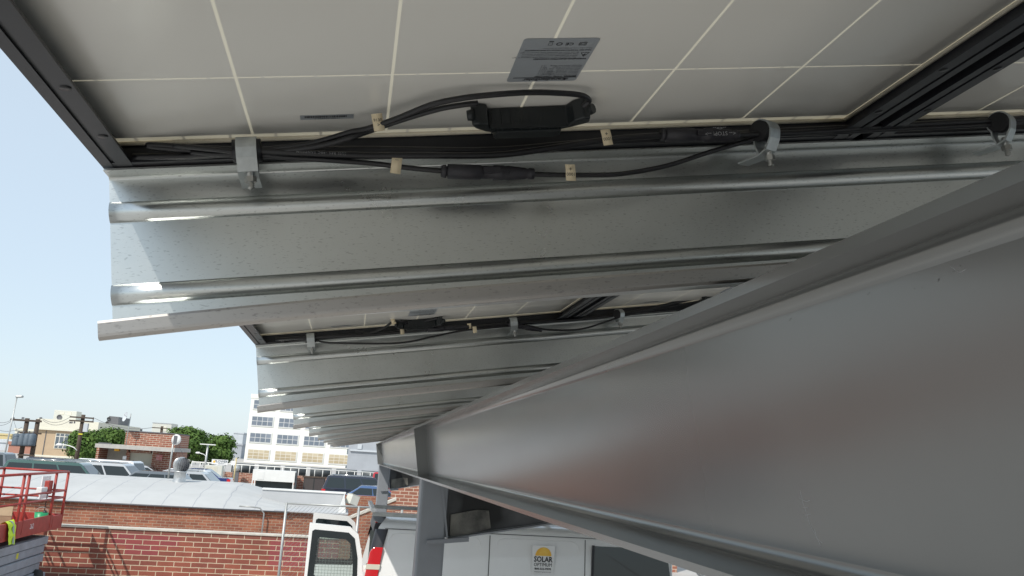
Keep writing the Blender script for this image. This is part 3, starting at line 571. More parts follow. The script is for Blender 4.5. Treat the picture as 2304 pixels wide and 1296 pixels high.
MB().prism([(px1-.12, ze), (px1+.1, ze), (px1+.02, pz-.04), (px1, pz-.04)], .3, 1.96, 'y').build('end_cheek', 'white_paint', r)
b = bg(790, 1124, 25.7); q = thing('metal_box', 'small beige metal box at the end of the grey parapet', 'box', (b.x, b.y, b.z-.14), (0, .3, .5))
MB().box(-.13, .13, -.16, .16, 0, .27).build('case', 'ac_unit', q, .01); MB().box(-.135, .135, -.165, .165, .272, .285).build('lid', 'ac_unit', q)
# conduit at the right end of the wall
p0, p1, p2 = bg(565, 1140, 23.85), bg(585, 1143, 23.85), bg(594, 1155, 23.85)
MB().tube([(p0.x-.3, 23.83, p0.z), tuple(p0), tuple(p1), tuple(p2), (p2.x, 23.85, .1)], .02, 8).build('conduit', 'steel_pipe'); tag(bpy.data.objects['conduit'], 'thin grey conduit bending down the orange brick wall', 'pipe')
# turbine vent + floodlight pole on the roof
b = bg(404, 1076, 27); r = thing('turbine_vent', 'round silver turbine vent on the curved roof', 'roof vent', (b.x, 27, b.z-.03))
MB().lathe([(.20, -.1), (.17, .02), (.165, .20), (.185, .21), (.185, .235), (.0001, .236)], n=20).build('vent_base', 'turbine', r)
f = MB(); 
for i in range(22):
    a = 2*math.pi*i/22; P_ = []
    for j in range(9):
        ph = -1.25+2.5*j/8; R = .235*math.cos(ph)**.75; P_.append((R*math.cos(a+.08*ph), R*math.sin(a+.08*ph), .42+.215*math.sin(ph)))
    Q_ = [(x*.84*math.cos(.14)-y*.84*math.sin(.14), x*.84*math.sin(.14)+y*.84*math.cos(.14), z) for x, y, z in P_]
    f.add(P_+Q_, [(j, j+1, 10+j, 9+j) for j in range(8)], True)
f.build('turbine_fins', 'turbine', r); MB().lathe([(.085, .62), (.06, .64), (.0001, .645)], n=16).build('cap', 'turbine', r); MB().lathe([(.10, .24), (.19, .34), (.19, .50), (.10, .6)], n=14).build('core', 'dark_grey', r)
b = bg(379, 1073, 27.2); t = bg(391, 980, 27.2); r = thing('floodlight_pole', 'thin grey pole with a round white floodlight standing on the curved roof', 'floodlight', (b.x, 27.2, b.z-.05))
h = t.z-b.z+.05; MB().tube([(0, 0, 0), (0, 0, h)], .026, 8).build('pole', 'steel_pipe', r)
MB().lathe([(.0001, -.1), (.10, -.07), (.15, 0), (.16, .05), (.0001, .052)], n=16).build('lamp_head', 'white_paint', r, loc=(.10, -.04, h-.12), rot=(1.5, 0, -.5))
MB().box(-.03, .06, -.08, .05, -.22, .02).build('lamp_bracket', 'dark_grey', r, loc=(.05, -.05, h-.02))
a, c = bg(398, 990, 27.2), bg(423, 1045, 27.2); MB().tube([(a.x-b.x, 0, a.z-b.z+.05), (c.x-b.x, .2, c.z-b.z-.1)], .004, 4).build('guy_wire', 'dark_grey', r)
# ---- stair wall, back brick walls
sx0, sx1 = bg(745, 1180, 21.4), bg(892, 1120, 21.4); r = thing('stair_wall', 'sloping brick stair wall with pale coping behind the van door', 'wall', (sx0.x, 21.4, 0)); dx = sx1.x-sx0.x
MB().prism([(0, 0), (dx, 0), (dx, sx1.z-.06), (0, sx0.z-.06)], 0, .3, 'y').build('wall_face', 'brick_old', r); MB().prism([(-.02, sx0.z-.06), (dx, sx1.z-.06), (dx, sx1.z), (-.02, sx0.z)], -.03, .33, 'y').build('coping', 'coping', r)
a = bg(760, 1113, 27.5); e = bg(884, 1114, 27.5); r = thing('brick_wall', 'lower brick wall below the dark blue cars', 'wall', (a.x, 27.5, 0)); part(r, 'wall_face', 'brick_old', 0, e.x-a.x, 0, .3, 0, a.z)
a = bg(882, 1095, 26.2); r = thing('brick_wall', 'brick wall with pale joints between the two steel columns', 'wall', (a.x, 26.2, 0)); part(r, 'wall_face', 'brick_light', 0, 9, 0, .3, 0, bg(890, 1075, 26.2).z)
# ---- chain link fence
FY = 16.6; a, e = bg(645, 1132, FY), bg(905, 1143, FY); r = thing('chain_link_fence', 'chain link fence with galvanized posts in front of the block wall, behind the van', 'fence', (a.x, FY, 0)); W_ = e.x-a.x; H_ = a.z
MB().tube([(0, 0, H_), (W_, 0, H_)], .019, 8).build('top_rail', 'steel_pipe', r)
for x in (0, bg(806, 1160, FY).x-a.x, W_): MB().tube([(x, 0, 0), (x, 0, H_+.01)], .024, 8).build('post', 'steel_pipe', r)
m_ = MB(); sp = .075
for k in range(-int(H_/sp)-1, int(W_/sp)+1):
    for s in (1, -1):
        pts = []
        x0 = k*sp; t0 = 0; t1 = H_-.04
        lo = max(0, -x0); hi = min(t1, W_-x0)
        if hi-lo < .05: continue
        A = (x0+lo, lo); B_ = (x0+hi, hi)
        if s < 0: A = (W_-A[0], A[1]); B_ = (W_-B_[0], B_[1])
        d = .0016; m_.quad((A[0]-d, .002*s, A[1]+d), (A[0]+d, .002*s, A[1]-d), (B_[0]+d, .002*s, B_[1]-d), (B_[0]-d, .002*s, B_[1]+d))
m_.build('wire_mesh', 'wire_mesh', r)
# ================================================================ WHITE VAN
VY = 11.0; VX = .30; VW = 1.98; VH = 2.20
r = van = thing('white_van', 'white cargo van with open rear doors and a sun logo, right of the near column', 'van', (VX, VY, 0))
L = 5.6
def vsec(z): return 0 if z < 1.4 else .055*((z-1.4)/.65)**1.6     # tumblehome of the side
bo = MB(); zs = [.5, .9, 1.4, 1.55, 1.7, 1.85, 2.0, 2.06, 2.10, 2.13, 2.155, 2.18, VH]; ins = [vsec(z) for z in zs[:8]]+[.072, .10, .16, .30, .60]
def xr(z): return 0 if z < 1.4 else (.13*((z-1.4)/.65) if z < 2.05 else .13+.12*((z-2.05)/.15)**2)
prof_ = [(ins[i], zs[i]) for i in range(len(zs))]; ringp = prof_+[(VW-a_, b_) for a_, b_ in prof_[::-1]]
vs = []; 
for xs_ in (0, 1):
    for a_, b_ in ringp: vs.append(((xr(b_) if xs_ == 0 else 3.95+.0*b_), a_, b_))
n = len(ringp); bo.add(vs, [(i, i+1, n+i+1, n+i) for i in range(n-1)], True)
bo.prism([(3.95, .5), (3.95, 1.45), (4.75, 1.25), (5.45, 1.12), (5.6, .9), (5.6, .5)], 0.001, VW-.001, 'y')
bo.prism([(3.95, VH-.005), (3.95, 2.0), (4.1, 2.05), (4.05, VH-.04)], .3, VW-.3, 'y')
body = bo.build('body', 'van_white', van)
for x in (3.96, 4.72): MB().tube([(x if x < 4 else x, .02, 1.28), (3.97 if x < 4 else 4.1, .14, 2.05)], .035, 6).build('pillar', 'van_white', van)
ft = MB(); 
for x in (1.54, 2.79):
    for z0, z1 in ((.55, 1.4), (1.4, 1.6), (1.6, 1.8), (1.8, 1.95), (1.95, 2.06)): ft.quad((x, vsec(z0)-.004, z0), (x+.011, vsec(z0)-.004, z0), (x+.011, vsec(z1)-.004, z1), (x, vsec(z1)-.004, z1))
ft.build('door_gap', 'seam', body)
MB().box(.22, 3.9, .050, .0605, 2.078, 2.086).build('drip_rail', 'seam', body)
# pressed panels on the side
def press(x0, x1, z0, z1, nm='pressed_panel'):
    pts = []; rr = .1; 
    for cx, cz, a0 in ((x1-rr, z1-rr, 0), (x0+rr, z1-rr, 90), (x0+rr, z0+rr, 180), (x1-rr, z0+rr, 270)): pts += [(cx+rr*math.cos(math.radians(a0+t)), cz+rr*math.sin(math.radians(a0+t))) for t in (0, 30, 60, 90)]
    P_ = [Vector((x, vsec(z)+.0015, z)) for x, z in pts]; P_.append(P_[0]); MB().tube(P_, .006, 6, cap=False).build(nm, 'van_white', body)
press(.27, 1.43, 1.0, 2.03); press(1.63, 2.71, 1.0, 2.03)
wd = MB(); wd.add([(2.91, -.006, 1.4), (3.92, -.006, 1.4), (3.98, -.006, 1.42), (3.90, vsec(1.99)-.012, 1.99), (2.91, vsec(1.99)-.012, 1.99)], [(0, 1, 2, 3, 4)]); wn = wd.build('side_window', 'glass', van)
MB().box(2.88, 2.91, -.004, .03, 1.39, 2.0).build('window_rubber', 'black_plastic', wn)
st_ = MB(); st_.tube(cat_rom([(3.2, .05, 1.62), (3.35, .03, 1.6), (3.5, .02, 1.5), (3.7, .01, 1.42)]), .012, 6).build('reflected_trim', 'seat_grey', wn) if False else None
# rear corner trims, lamps, opening
for yy, s in ((0, 1), (VW, -1)):
    tr = MB(); P_ = [(1.84, 0), (1.87, .004), (1.90, .015), (1.97, .04), (2.03, .09), (2.075, .17)]
    A = [(xr(z)-.005, yy+s*(vsec(min(z, 2.06))+max(0, z-2.06)*.9-.010), z) for z, i_ in P_]; 
    D = [(.20+.07*((z-1.8)/.33), yy+s*(vsec(min(z, 2.06))+max(0, z-2.06)*.9-.012), z) for z, i_ in P_]; K = [(xr(z)-.030, yy+s*(vsec(min(z, 2.05))+i_*.55+.085), z-.02) for z, i_ in P_]
    m = len(A); tr.add(A+D+K, [(i, i+1, m+i+1, m+i) for i in range(m-1)]+[(i, i+1, 2*m+i+1, 2*m+i) for i in range(m-1)], True)
    tr.build('rear_corner_trim', 'black_plastic', van)
    lm = MB().prism([(.01 if s > 0 else .13, 1.46), (.17, 1.46), (.215, 1.86), (.10, 1.86), (.06 if s > 0 else .14, 1.81)], -.012 if s > 0 else VW-.02, .09 if s > 0 else VW+.012, 'y').build('tail_lamp', 'red_lamp', van, .008)
    MB().prism([(.018 if s > 0 else .14, 1.60), (.188, 1.60), (.196, 1.66), (.030 if s > 0 else .14, 1.66)], -.016 if s > 0 else VW-.021, .092 if s > 0 else VW+.016, 'y').build('white_band', 'clear_lamp', lm)
MB().box(.10, .13, .28, .5, 2.10, 2.14).build('high_brake_lamp', 'red_lamp', van)
hd = MB(); hd.prism([(.08, 2.02), (.16, 2.06), (.26, 2.10), (.30, 2.14), (.10, 2.13)], .25, VW-.25, 'y').build('rear_header', 'black_plastic', van)
it = MB(); it.box(.10, 3.0, .10, .12, .65, 2.0); it.box(.10, 3.0, VW-.12, VW-.10, .65, 2.0); it.box(.1, 3., .12, VW-.12, .62, .65); it.box(2.98, 3.0, .12, VW-.12, .65, 2.0); it.build('cargo_lining', 'interior', van)
for x in (1.0, 4.5):
    for yy in (.0, VW-.24):
        wl = MB().lathe([(.2, 0), (.37, .01), (.38, .06), (.38, .18), (.36, .23), (.2, .24)], n=24).build('tyre', 'tyre', van, loc=(x, yy, .38), rot=(-math.pi/2, 0, 0)); MB().lathe([(.0001, .03), (.19, .04), (.2, .0), (.2, .23)], n=24).build('rim', 'rim', wl)
MB().box(-.14, .03, .05, VW-.05, .42, .62).build('rear_bumper', 'black_plastic', van, .03)
def vandoor(hx, hy, ang, nm):
    d = thing(nm, None, None, (hx, hy, 0), (0, 0, ang)); d.parent = van; w_ = .70
    o = MB(); out = [(0, .66), (w_, .66), (w_, 1.86), (.16, 1.78)]+[(.16-.10*t, 1.78-.12*t*t) for t in (.3, .6, 1)]+[(.025, 1.45), (0, 1.3)]
    inn = [(.07, 1.50), (.07, 1.44), (.10, 1.41), (w_-.07, 1.41), (w_-.035, 1.44), (w_-.04, 2.015), (w_-.07, 2.035), (.22, 2.015), (.14, 1.95), (.085, 1.72)]
    out2 = [(.0, 1.5), (0, .75), (0, .75), (w_, .75), (w_, .75), (w_, 2.11), (w_, 2.11), (.21, 2.085), (.10, 2.0), (.035, 1.75)]
    n = len(inn)
    for yy in (0, .05): o.add([(x, yy, z) for x, z in out2]+[(x, yy, z) for x, z in inn], [(i, (i+1) % n, n+(i+1) % n, n+i) for i in range(n)])
    o.prism(out2, 0, .05, 'y', caps=False); o.prism(inn, 0, .05, 'y', caps=False); db = o.build('door_panel', 'van_white', d)
    fr = MB(); c = Vector((sum(p[0] for p in inn)/n, sum(p[1] for p in inn)/n)); i2 = [tuple(c+Vector(((p[0]-c.x)*.77, (p[1]-c.y)*.74))) for p in inn]
    for yy in (-.004, .0): fr.add([(x, yy, z) for x, z in inn]+[(x, yy, z) for x, z in i2], [(i, (i+1) % n, n+(i+1) % n, n+i) for i in range(n)])
    fr.build('window_surround', 'dark_glass', d); MB().add([(x, -.002, z) for x, z in i2], [tuple(range(n))]).build('window_glass', 'clear', d)
    wm = MB()
    for i in range(17): x = .12+i*.038; wm.box(x, x+.003, .045, .048, 1.44, 1.98)
    for i in range(15): z = 1.45+i*.036; wm.box(.11, w_-.06, .0485, .0515, z, z+.003)
    wm.build('security_mesh', 'wire_mesh', d)
    hg = MB().box(-.03, .03, .01, .05, 1.56, 1.64).build('hinge', 'van_white', d)
    return d
# near door swung straight back, its outer face towards the camera; far door the same on the other side
vandoor(.0, .03, math.pi, 'rear_door').scale = (1, -1, 1); vandoor(-.03, VW-.03, math.pi+.12, 'rear_door').scale = (1, -1, 1)
# roof rack of pale bars
rk = MB()
rk.box(.05, 3.6, .14, .19, VH+.02, VH+.07); rk.box(.05, 3.6, VW-.19, VW-.14, VH+.02, VH+.07)
rk.build('rack_rail', 'steel_pipe', van)
for x in (.03, 1.2, 2.4): MB().box(x, x+.05, .10, VW-.10, VH+.0705, VH+.12).build('rack_bar', 'white_paint', van)
sg = MB(); sx, sz = 2.24, 1.8
sp_ = MB().box(sx-.145, sx+.145, vsec(1.66)-.010, vsec(1.66)-.006, 1.62, 1.97).build('door_sticker', 'sticker', van); yy = vsec(1.66)-.014
MB().add([(sx+.105*math.cos(math.pi*i/24), yy, 1.845+.105*math.sin(math.pi*i/24)) for i in range(25)], [tuple(range(25))]).build('sun_logo', 'sun_orange', sp_)
text('logo_text', 'SOLAR', .092, 'ink', sp_, (sx, yy, 1.80), (math.pi/2, 0, 0), bold=.0022, sx=.86); text('logo_text', 'OPTIMUM', .062, 'ink', sp_, (sx, yy, 1.735), (math.pi/2, 0, 0), sx=.86)
text('phone_number', '800-552-9970', .036, 'ink', sp_, (sx, yy, 1.685), (math.pi/2, 0, 0), bold=.0008, space=1.05); text('web_address', 'www.solaroptimum.com', .020, 'ink', sp_, (sx, yy, 1.65), (math.pi/2, 0, 0), space=1.1)
# ================================================================ SCISSOR LIFT
LX = bg(140, 1170, 19.6).x; r = lift = thing('scissor_lift', 'red scissor lift with railings at the left edge, before the block wall', 'lift', (LX, 17.2, 0))
y0, y1, x0 = -1.35, 2.4, -1.28; zd = 1.12
dk = MB(); dk.box(x0, 0, y0, y1, zd, zd+.05); dk.build('deck', 'lift_red', lift)
MB().box(-.03, .0, y0, y1-.62, zd+.0505, zd+.30).build('toe_board', 'lift_red', lift); MB().box(-.03, 0, y1-.60, y1, zd+.0505, zd+.27).build('toe_board', 'lift_red', lift)
MB().box(x0, x0+.03, y0, y1, zd+.0505, zd+.28).build('toe_board', 'lift_red', lift); MB().box(x0+.031, -.031, y1-.03, y1, zd+.0505, zd+.28).build('toe_board', 'lift_red', lift)
def lp_(p, q, rr=.024, nm='guard_rail'): return MB().tube([p, q], rr, 8).build(nm, 'lift_red', lift)
ztp = 2.25
for x in (-.02, x0+.02):
    for z in (ztp, ztp-.38, ztp-.52): lp_((x, y0, z), (x, y1-.02, z), .024 if z == ztp else .019)
for z in (ztp, ztp-.38, ztp-.52): lp_((x0+.02, y1-.02, z), (-.02, y1-.02, z), .024 if z == ztp else .019)
for x, y in ((-.02, y1-.02), (-.02, y1-.75), (-.02, .15), (-.02, -.1), (x0+.02, y1-.02), (x0+.02, .3), (-.02, y0)): lp_((x, y, zd+.05), (x, y, ztp), .028, 'rail_post')
MB().box(-.14, -.05, y1-1.0, y1-.78, ztp-.42, ztp-.16).build('control_box', 'lift_red', lift, .01); MB().box(-.16, -.06, y1-1.35, y1-1.02, ztp-.40, ztp-.28).build('control_panel', 'white_paint', lift, .01)
MB().box(-.35, -.33, y1-.55, y1-.05, ztp-.55, ztp-.1).build('notice_sheet', 'sign_white', lift); cb_ = MB().tube(cat_rom([(-.1, y1-.85, ztp-.4), (-.12, y1-.8, ztp-.8), (-.1, y1-.78, zd+.2)]), .008, 6).build('control_cable', 'cable', lift)
MB().lathe([(.0001, -.12), (.035, -.1), (.04, .05), (.02, .08), (.0001, .08)], (-.11, y1-.8, ztp-.82), 10).build('hand_controller', 'black_plastic', lift)
text('fleet_number', '262', .13, 'sign_white', lift, (.002, .65, zd+.16), (math.pi/2, 0, math.pi/2)); 
for i in range(5):
    z = .98-i*.165
    MB().box(x0+.2, -.10-.03*(i % 2), y0, y1-.35-.06*i, z-.145, z).build('scissor_arm', 'lift_grey', lift, .006)
    MB().box(x0+.22, -.14, y0, y1-.45-.06*i, z, z+.019).build('arm_gap', 'dark_grey', lift)
text('warning_sticker', 'FEED WIRE', .10, 'yellow', lift, (-.099, .55, .245), (math.pi/2, 0, math.pi/2), bold=.004); MB().box(-.131, -.128, .50, .60, .70, .80).build('round_sticker', 'yellow', lift)
MB().box(x0+.05, -.06, y0, y1-.3, .1, .28).build('chassis', 'lift_grey', lift, .02)
for y in (y1-.72, y0+.4):
    for x in (-.16, x0+.02): MB().lathe([(.0001, 0), (.17, 0), (.19, .03), (.19, .11), (.17, .14), (.0001, .14)], n=20).build('wheel', 'tyre', lift, loc=(x, y, .19), rot=(0, math.pi/2, 0))
q = thing('cardboard_box', 'open cardboard box standing on the red lift deck', 'box', (LX-.55, 17.2+.55, zd+.05), (0, 0, .3)); MB().prism([(-.2, -.18), (.2, -.18), (.2, .18), (-.2, .18)], 0, .30, 'z').build('carton', 'cardboard', q)
for s in (-1, 1): MB().quad((-.2, s*.185, .30), (.2, s*.185, .30), (.2, s*.06, .46), (-.2, s*.06, .46)).build('flap', 'cardboard', q)
q = thing('bucket', 'small green bucket on the red lift deck', 'bucket', (LX-.15, 17.2+1.55, zd+.05)); MB().lathe([(.0001, 0), (.10, 0), (.125, .30), (.115, .30), (.095, .02)], n=18).build('pail', 'bucket_green', q); MB().tube([(.12*math.cos(a_/8*math.pi), 0, .30+.10*math.sin(a_/8*math.pi)) for a_ in range(9)], .004, 5).build('bail', 'steel_pipe', q)
vp = cat_rom([(-.12, -.05, .28), (-.02, -.02, .335), (.035, 0, .25), (.045, .03, .12), (.05, .10, -.06)], 5)
ve = MB(); m = len(vp); ve.add([(p.x+.004*math.sin(i*1.7), p.y-.17, p.z) for i, p in enumerate(vp)]+[(p.x+.02*math.sin(i*.9), p.y+.02, p.z) for i, p in enumerate(vp)]+[(p.x, p.y+.22-.1*i/m, p.z-.02*math.sin(i)) for i, p in enumerate(vp)], [(i, i+1, m+i+1, m+i) for i in range(m-1)]+[(m+i, m+i+1, 2*m+i+1, 2*m+i) for i in range(m-1)], True)
q = thing('safety_vest', 'yellow high-visibility vest hanging over the red toe board', 'vest', (LX, 17.2-.45, zd)); ve.build('vest_cloth', 'hivis', q)
bn = MB(); bn.add([(p.x+.008+.01*math.sin(i*.9), p.y+.01, p.z+.004) for i, p in enumerate(vp)]+[(p.x+.010, p.y+.07, p.z+.004) for i, p in enumerate(vp)], [(i, i+1, m+i+1, m+i) for i in range(m-1)], True); bn.build('reflective_band', 'hivis_band', q)
# ================================================================ CARS
def car(name, label, cat_, kind, px, Y, paint, face=1, yaw=0., anchor='l', L=None, rack=False, zoff=0., pyc=None):
    """px: picture column of the car's left (or right) end; face 1 looks right"""
    K = {'suv': dict(L=5.1, H=1.9, b=1.12, w=1.95, rb=.04, rt=.28, ft=3.25, fb=4.0, h=1.12, n=.98),
         'wagon': dict(L=4.7, H=1.65, b=.98, w=1.85, rb=.08, rt=.75, ft=2.75, fb=3.65, h=1.0, n=.82),
         'sedan': dict(L=4.85, H=1.44, b=.92, w=1.8, rb=.75, rt=1.45, ft=2.75, fb=3.6, h=.94, n=.78),
         'pickup': dict(L=5.6, H=1.88, b=1.15, w=1.95, rb=2.2, rt=2.3, ft=3.6, fb=4.25, h=1.15, n=1.0)}[kind]
    L_ = K['L']; X = bg(px, 1040, Y).x; cx = X+L_/2 if anchor == 'l' else X-L_/2
    r = thing(name, label, cat_, (cx, Y+K['w']/2, zoff), (0, 0, (0 if face > 0 else math.pi)+yaw), 'cars parked in the lot beyond the buildings')
    hw = K['w']/2; b = K['b']; H = K['H']; o = -L_/2
    bd = MB(); low = [(o, .35), (o-.03, .6), (o+.02, b-.05), (o+.12, b), (o+K['fb'], K['h']), (o+L_-.25, K['n']), (o+L_, K['n']-.2), (o+L_+.02, .5), (o+L_, .32)]
    bd.prism(low, -hw, hw, 'y'); tp = .13*(H-b)/.5
    def Y_(z): return hw-.02-tp*(z-b)/(H-b)*1.1
    G = [(o+K['rb'], b), (o+K['rt'], H-.06), (o+K['rt']+.15, H), (o+K['ft']-.15, H), (o+K['ft'], H-.05), (o+K['fb'], K['h']-.01)]
    n = len(G); bd.add([(x, -Y_(z), z) for x, z in G]+[(x, Y_(z), z) for x, z in G], [(i, i+1, n+i+1, n+i) for i in range(n-1)]+[tuple(range(n)), tuple(range(n, 2*n))])
    bd.build('body', paint, r, .02)
    zb, zt_ = b+.04, H-.12
    def xl(z): return G[0][0]+(G[1][0]-G[0][0])*(z-b)/(H-.06-b)
    def xf(z): return G[5][0]+(G[4][0]-G[5][0])*(z-b)/(H-.05-b)
    a0, a1, f0, f1 = xl(zb)+.16, xl(zt_)+.12, xf(zb)-.12, xf(zt_)-.10; nW = 2 if kind in ('sedan', 'pickup') else 3
    for s in (-1, 1):
        for i in range(nW):
            t0, t1 = i/nW+(.012 if i else 0), (i+1)/nW-(.012 if i < nW-1 else 0)
            P_ = [(a0+(f0-a0)*t0, zb), (a0+(f0-a0)*t1, zb), (a1+(f1-a1)*t1, zt_), (a1+(f1-a1)*t0, zt_)]
            MB().add([(x, s*(Y_(z)+.006), z) for x, z in P_], [(0, 1, 2, 3)]).build('window', 'glass', r)
        MB().box(o-.01, o+.22, s*(hw-.1), s*(hw+.006), b-.32, b-.06).build('tail_lamp', 'red_lamp', r); MB().box(o+L_-.22, o+L_-.01, s*(hw-.2), s*(hw+.005), K['n']-.22, K['n']-.06).build('headlight', 'clear_lamp', r)
    for A, Bq, nm, sg_ in ((G[0], G[1], 'rear_window', -1), (G[5], G[4], 'windscreen', 1)):
        d = Vector((Bq[0]-A[0], Bq[1]-A[1])); n_ = Vector((d.y, -d.x)).normalized()*(.008 if sg_ > 0 else -.008); n_ = n_ if n_.x*sg_ > 0 else -n_
        p, q_ = Vector(A)+d*.08+n_, Vector(A)+d*.93+n_; MB().add([(p.x, -Y_(p.y)+.08, p.y), (p.x, Y_(p.y)-.08, p.y), (q_.x, Y_(q_.y)-.08, q_.y), (q_.x, -Y_(q_.y)+.08, q_.y)], [(0, 1, 2, 3)]).build(nm, 'glass', r)
    for x in (o+.95, o+L_-.95):
        for s in (-1, 1): wl = MB().lathe([(.0001, 0), (.2, 0), (.33, .0), (.34, .03), (.34, .2), (.0001, .21)], n=18).build('wheel', 'tyre', r, loc=(x, s*(hw-.09)-.1, .34), rot=(-math.pi/2, 0, 0))
    if rack: 
        for s in (-1, 1): MB().tube([(G[2][0]+.1, s*(Y_(H)-.05), H+.04), (G[3][0]-.1, s*(Y_(H)-.05), H+.04)], .018, 6).build('roof_rail', 'chrome', r)
    for s in (-1, 1): MB().box(xf(b)-.25, xf(b)-.13, s*(hw), s*(hw+.16), b, b+.13).build('mirror', paint, r, .015)
    return r
for nm, c in (('car_green', (.015, .07, .06)), ('car_white', (.72, .73, .74)), ('car_silver', (.40, .42, .44)), ('car_navy', (.012, .018, .035)), ('car_blue', (.02, .035, .16)), ('car_steel', (.06, .12, .26)), ('car_red', (.45, .02, .03)), ('car_grey', (.10, .12, .14)), ('car_black', (.012, .013, .016))):
    mat2(nm, c, .3, .2 if nm != 'car_white' else 0, coat=1., var=.03, scale=2)
def lotY(x, ry, H): return (CAMH-H)*F/(ry-(974.67+.0624*x))
car('suv', 'dark green SUV behind the red lift, facing right', 'suv', 'suv', -6, lotY(80, 1030, 1.9), 'car_green', 1, rack=True)
car('suv', 'dark grey SUV cut off by the left edge of the picture', 'suv', 'suv', 17, lotY(5, 1013, 1.9), 'car_grey', -1, anchor='r')
car('suv', 'dark blue SUV whose roof shows just above the green one', 'suv', 'suv', 40, lotY(100, 1024, 1.9), 'car_navy', 1)
car('crossover', 'white crossover between the green SUV and the boxy white SUV, rear to the right', 'car', 'wagon', 262, lotY(205, 1039, 1.65), 'car_white', -1, anchor='r', yaw=.12)
car('crossover', 'silver SUV with roof rails just behind the white crossover', 'suv', 'suv', 110, lotY(200, 1034, 1.9), 'car_silver', 1, yaw=-.05, rack=True)
car('suv', 'boxy white SUV in front of the brick booth, rear to the right', 'suv', 'suv', 318, 50, 'car_white', -1, anchor='r', yaw=-.12)
car('sedan', 'silver sedan just right of the boxy white SUV', 'car', 'sedan', 232, lotY(300, 1041, 1.44), 'car_silver', 1)
car('wagon', 'silver wagon behind the floodlight pole and roof turbine, roof rails on top', 'car', 'wagon', 272, lotY(370, 1052, 1.65), 'car_silver', -1, rack=True)
car('hatchback', 'dark grey hatchback right of the turbine vent', 'car', 'wagon', 447, lotY(415, 1059, 1.65), 'car_grey', -1, anchor='r')
car('sedan', 'silver sedan between the dark grey hatchback and the white wagon', 'car', 'sedan', 482, lotY(440, 1064, 1.44), 'car_silver', -1, anchor='r')
car('wagon', 'white wagon with dark rear window, left of the blue sedan', 'car', 'wagon', 498, lotY(455, 1053, 1.65), 'car_white', -1, anchor='r')
car('sedan', 'blue sedan at the right end of the parked row, near the white container', 'car', 'sedan', 523, lotY(480, 1052, 1.44), 'car_blue', -1, anchor='r')
car('suv', 'large navy blue SUV left of the far column', 'suv', 'suv', 730, 55, 'car_navy', 1, rack=True, zoff=-.25)
car('sedan', 'steel blue sedan in front of the navy SUV', 'car', 'sedan', 752, 47, 'car_steel', 1, zoff=-.05)
car('pickup_truck', 'red pickup truck behind the navy SUV', 'pickup', 'pickup', 775, 68, 'car_red', 1, zoff=-.1)
# ================================================================ BRICK BOOTH
def bx(r, name, m, x0, x1, yt, yb, Y, dep, off=0, bevel=0):
    """box given by picture columns and rows at depth Y, child of r (r stands at its own X, 0 height)"""
    a, b, c = bg(x0, yt, Y), bg(x1, yt, Y), bg(x0, yb, Y)
    xa = (bg(x0, (yt+yb)/2, Y).x); xb = bg(x1, (yt+yb)/2, Y).x
    zt = bg((x0+x1)/2, yt, Y).z; zb = bg((x0+x1)/2, yb, Y).z
    return MB().box(xa-r.location.x, xb-r.location.x, Y-r.location.y, Y-r.location.y+dep, max(zb, 0), zt).build(name, m, r, bevel)
Y = 62; r = thing('brick_booth', 'brick parking booth with a grey slab roof, behind the boxy white SUV', 'building', (bg(300, 1040, Y).x, Y, 0))
bx(r, 'upper_wall', 'brick_far', 281, 395, 974, 1006, Y, 5)
bx(r, 'slab_roof', 'concrete', 213, 393, 1003, 1012, Y-1, 6); bx(r, 'roof_curb', 'dark_grey', 221, 250, 996, 1001.5, Y-.8, .3)
bx(r, 'wall', 'brick_far', 340, 394, 1012, 1075, Y+.4, 4); bx(r, 'wall', 'brick_far', 281, 289, 1010, 1070, Y+.4, 4); bx(r, 'lintel', 'brick_far', 289, 340, 1012, 1019, Y+.4, .5)
bx(r, 'wall', 'brick_far', 214, 220, 1000, 1065, Y+.3, 4); bx(r, 'bay_wall', 'ac_unit', 222, 281, 1008, 1065, Y+2.5, .3)
bx(r, 'garage_door', 'garage_door', 289, 340, 1019, 1070, Y+.6, .1); q = bx(r, 'notice', 'sign_white', 276, 284, 1026, 1034, Y+.1, .05)
bx(r, 'notice', 'sign_red', 351, 365, 1023, 1036, Y+.3, .06); bx(r, 'lamp', 'orange_lamp', 257, 267, 1009, 1015, Y-.2, .4); bx(r, 'cap_strip', 'dark_grey', 280, 397, 971.5, 974, Y-.05, 5.1)
a = bg(283, 1003, Y-.6); t = bg(288, 930, Y-.6); r = thing('satellite_dish', 'satellite dish on a thin mast rising from the booth roof', 'antenna', (a.x, Y-.6, a.z))
MB().tube([(0, 0, 0), (.02, 0, t.z-a.z)], .03, 8).build('mast', 'steel_pipe', r); MB().lathe([(.0001, 0), (.18, .03), (.33, .09)], n=20).build('dish', 'far_pale', r, loc=(-.22, -.1, t.z-a.z-.25), rot=(1.35, 0, -.95))
MB().tube([(-.18, -.1, t.z-a.z-.25), (-.3, -.5, t.z-a.z-.1)], .015, 6).build('feed_arm', 'steel_pipe', r)
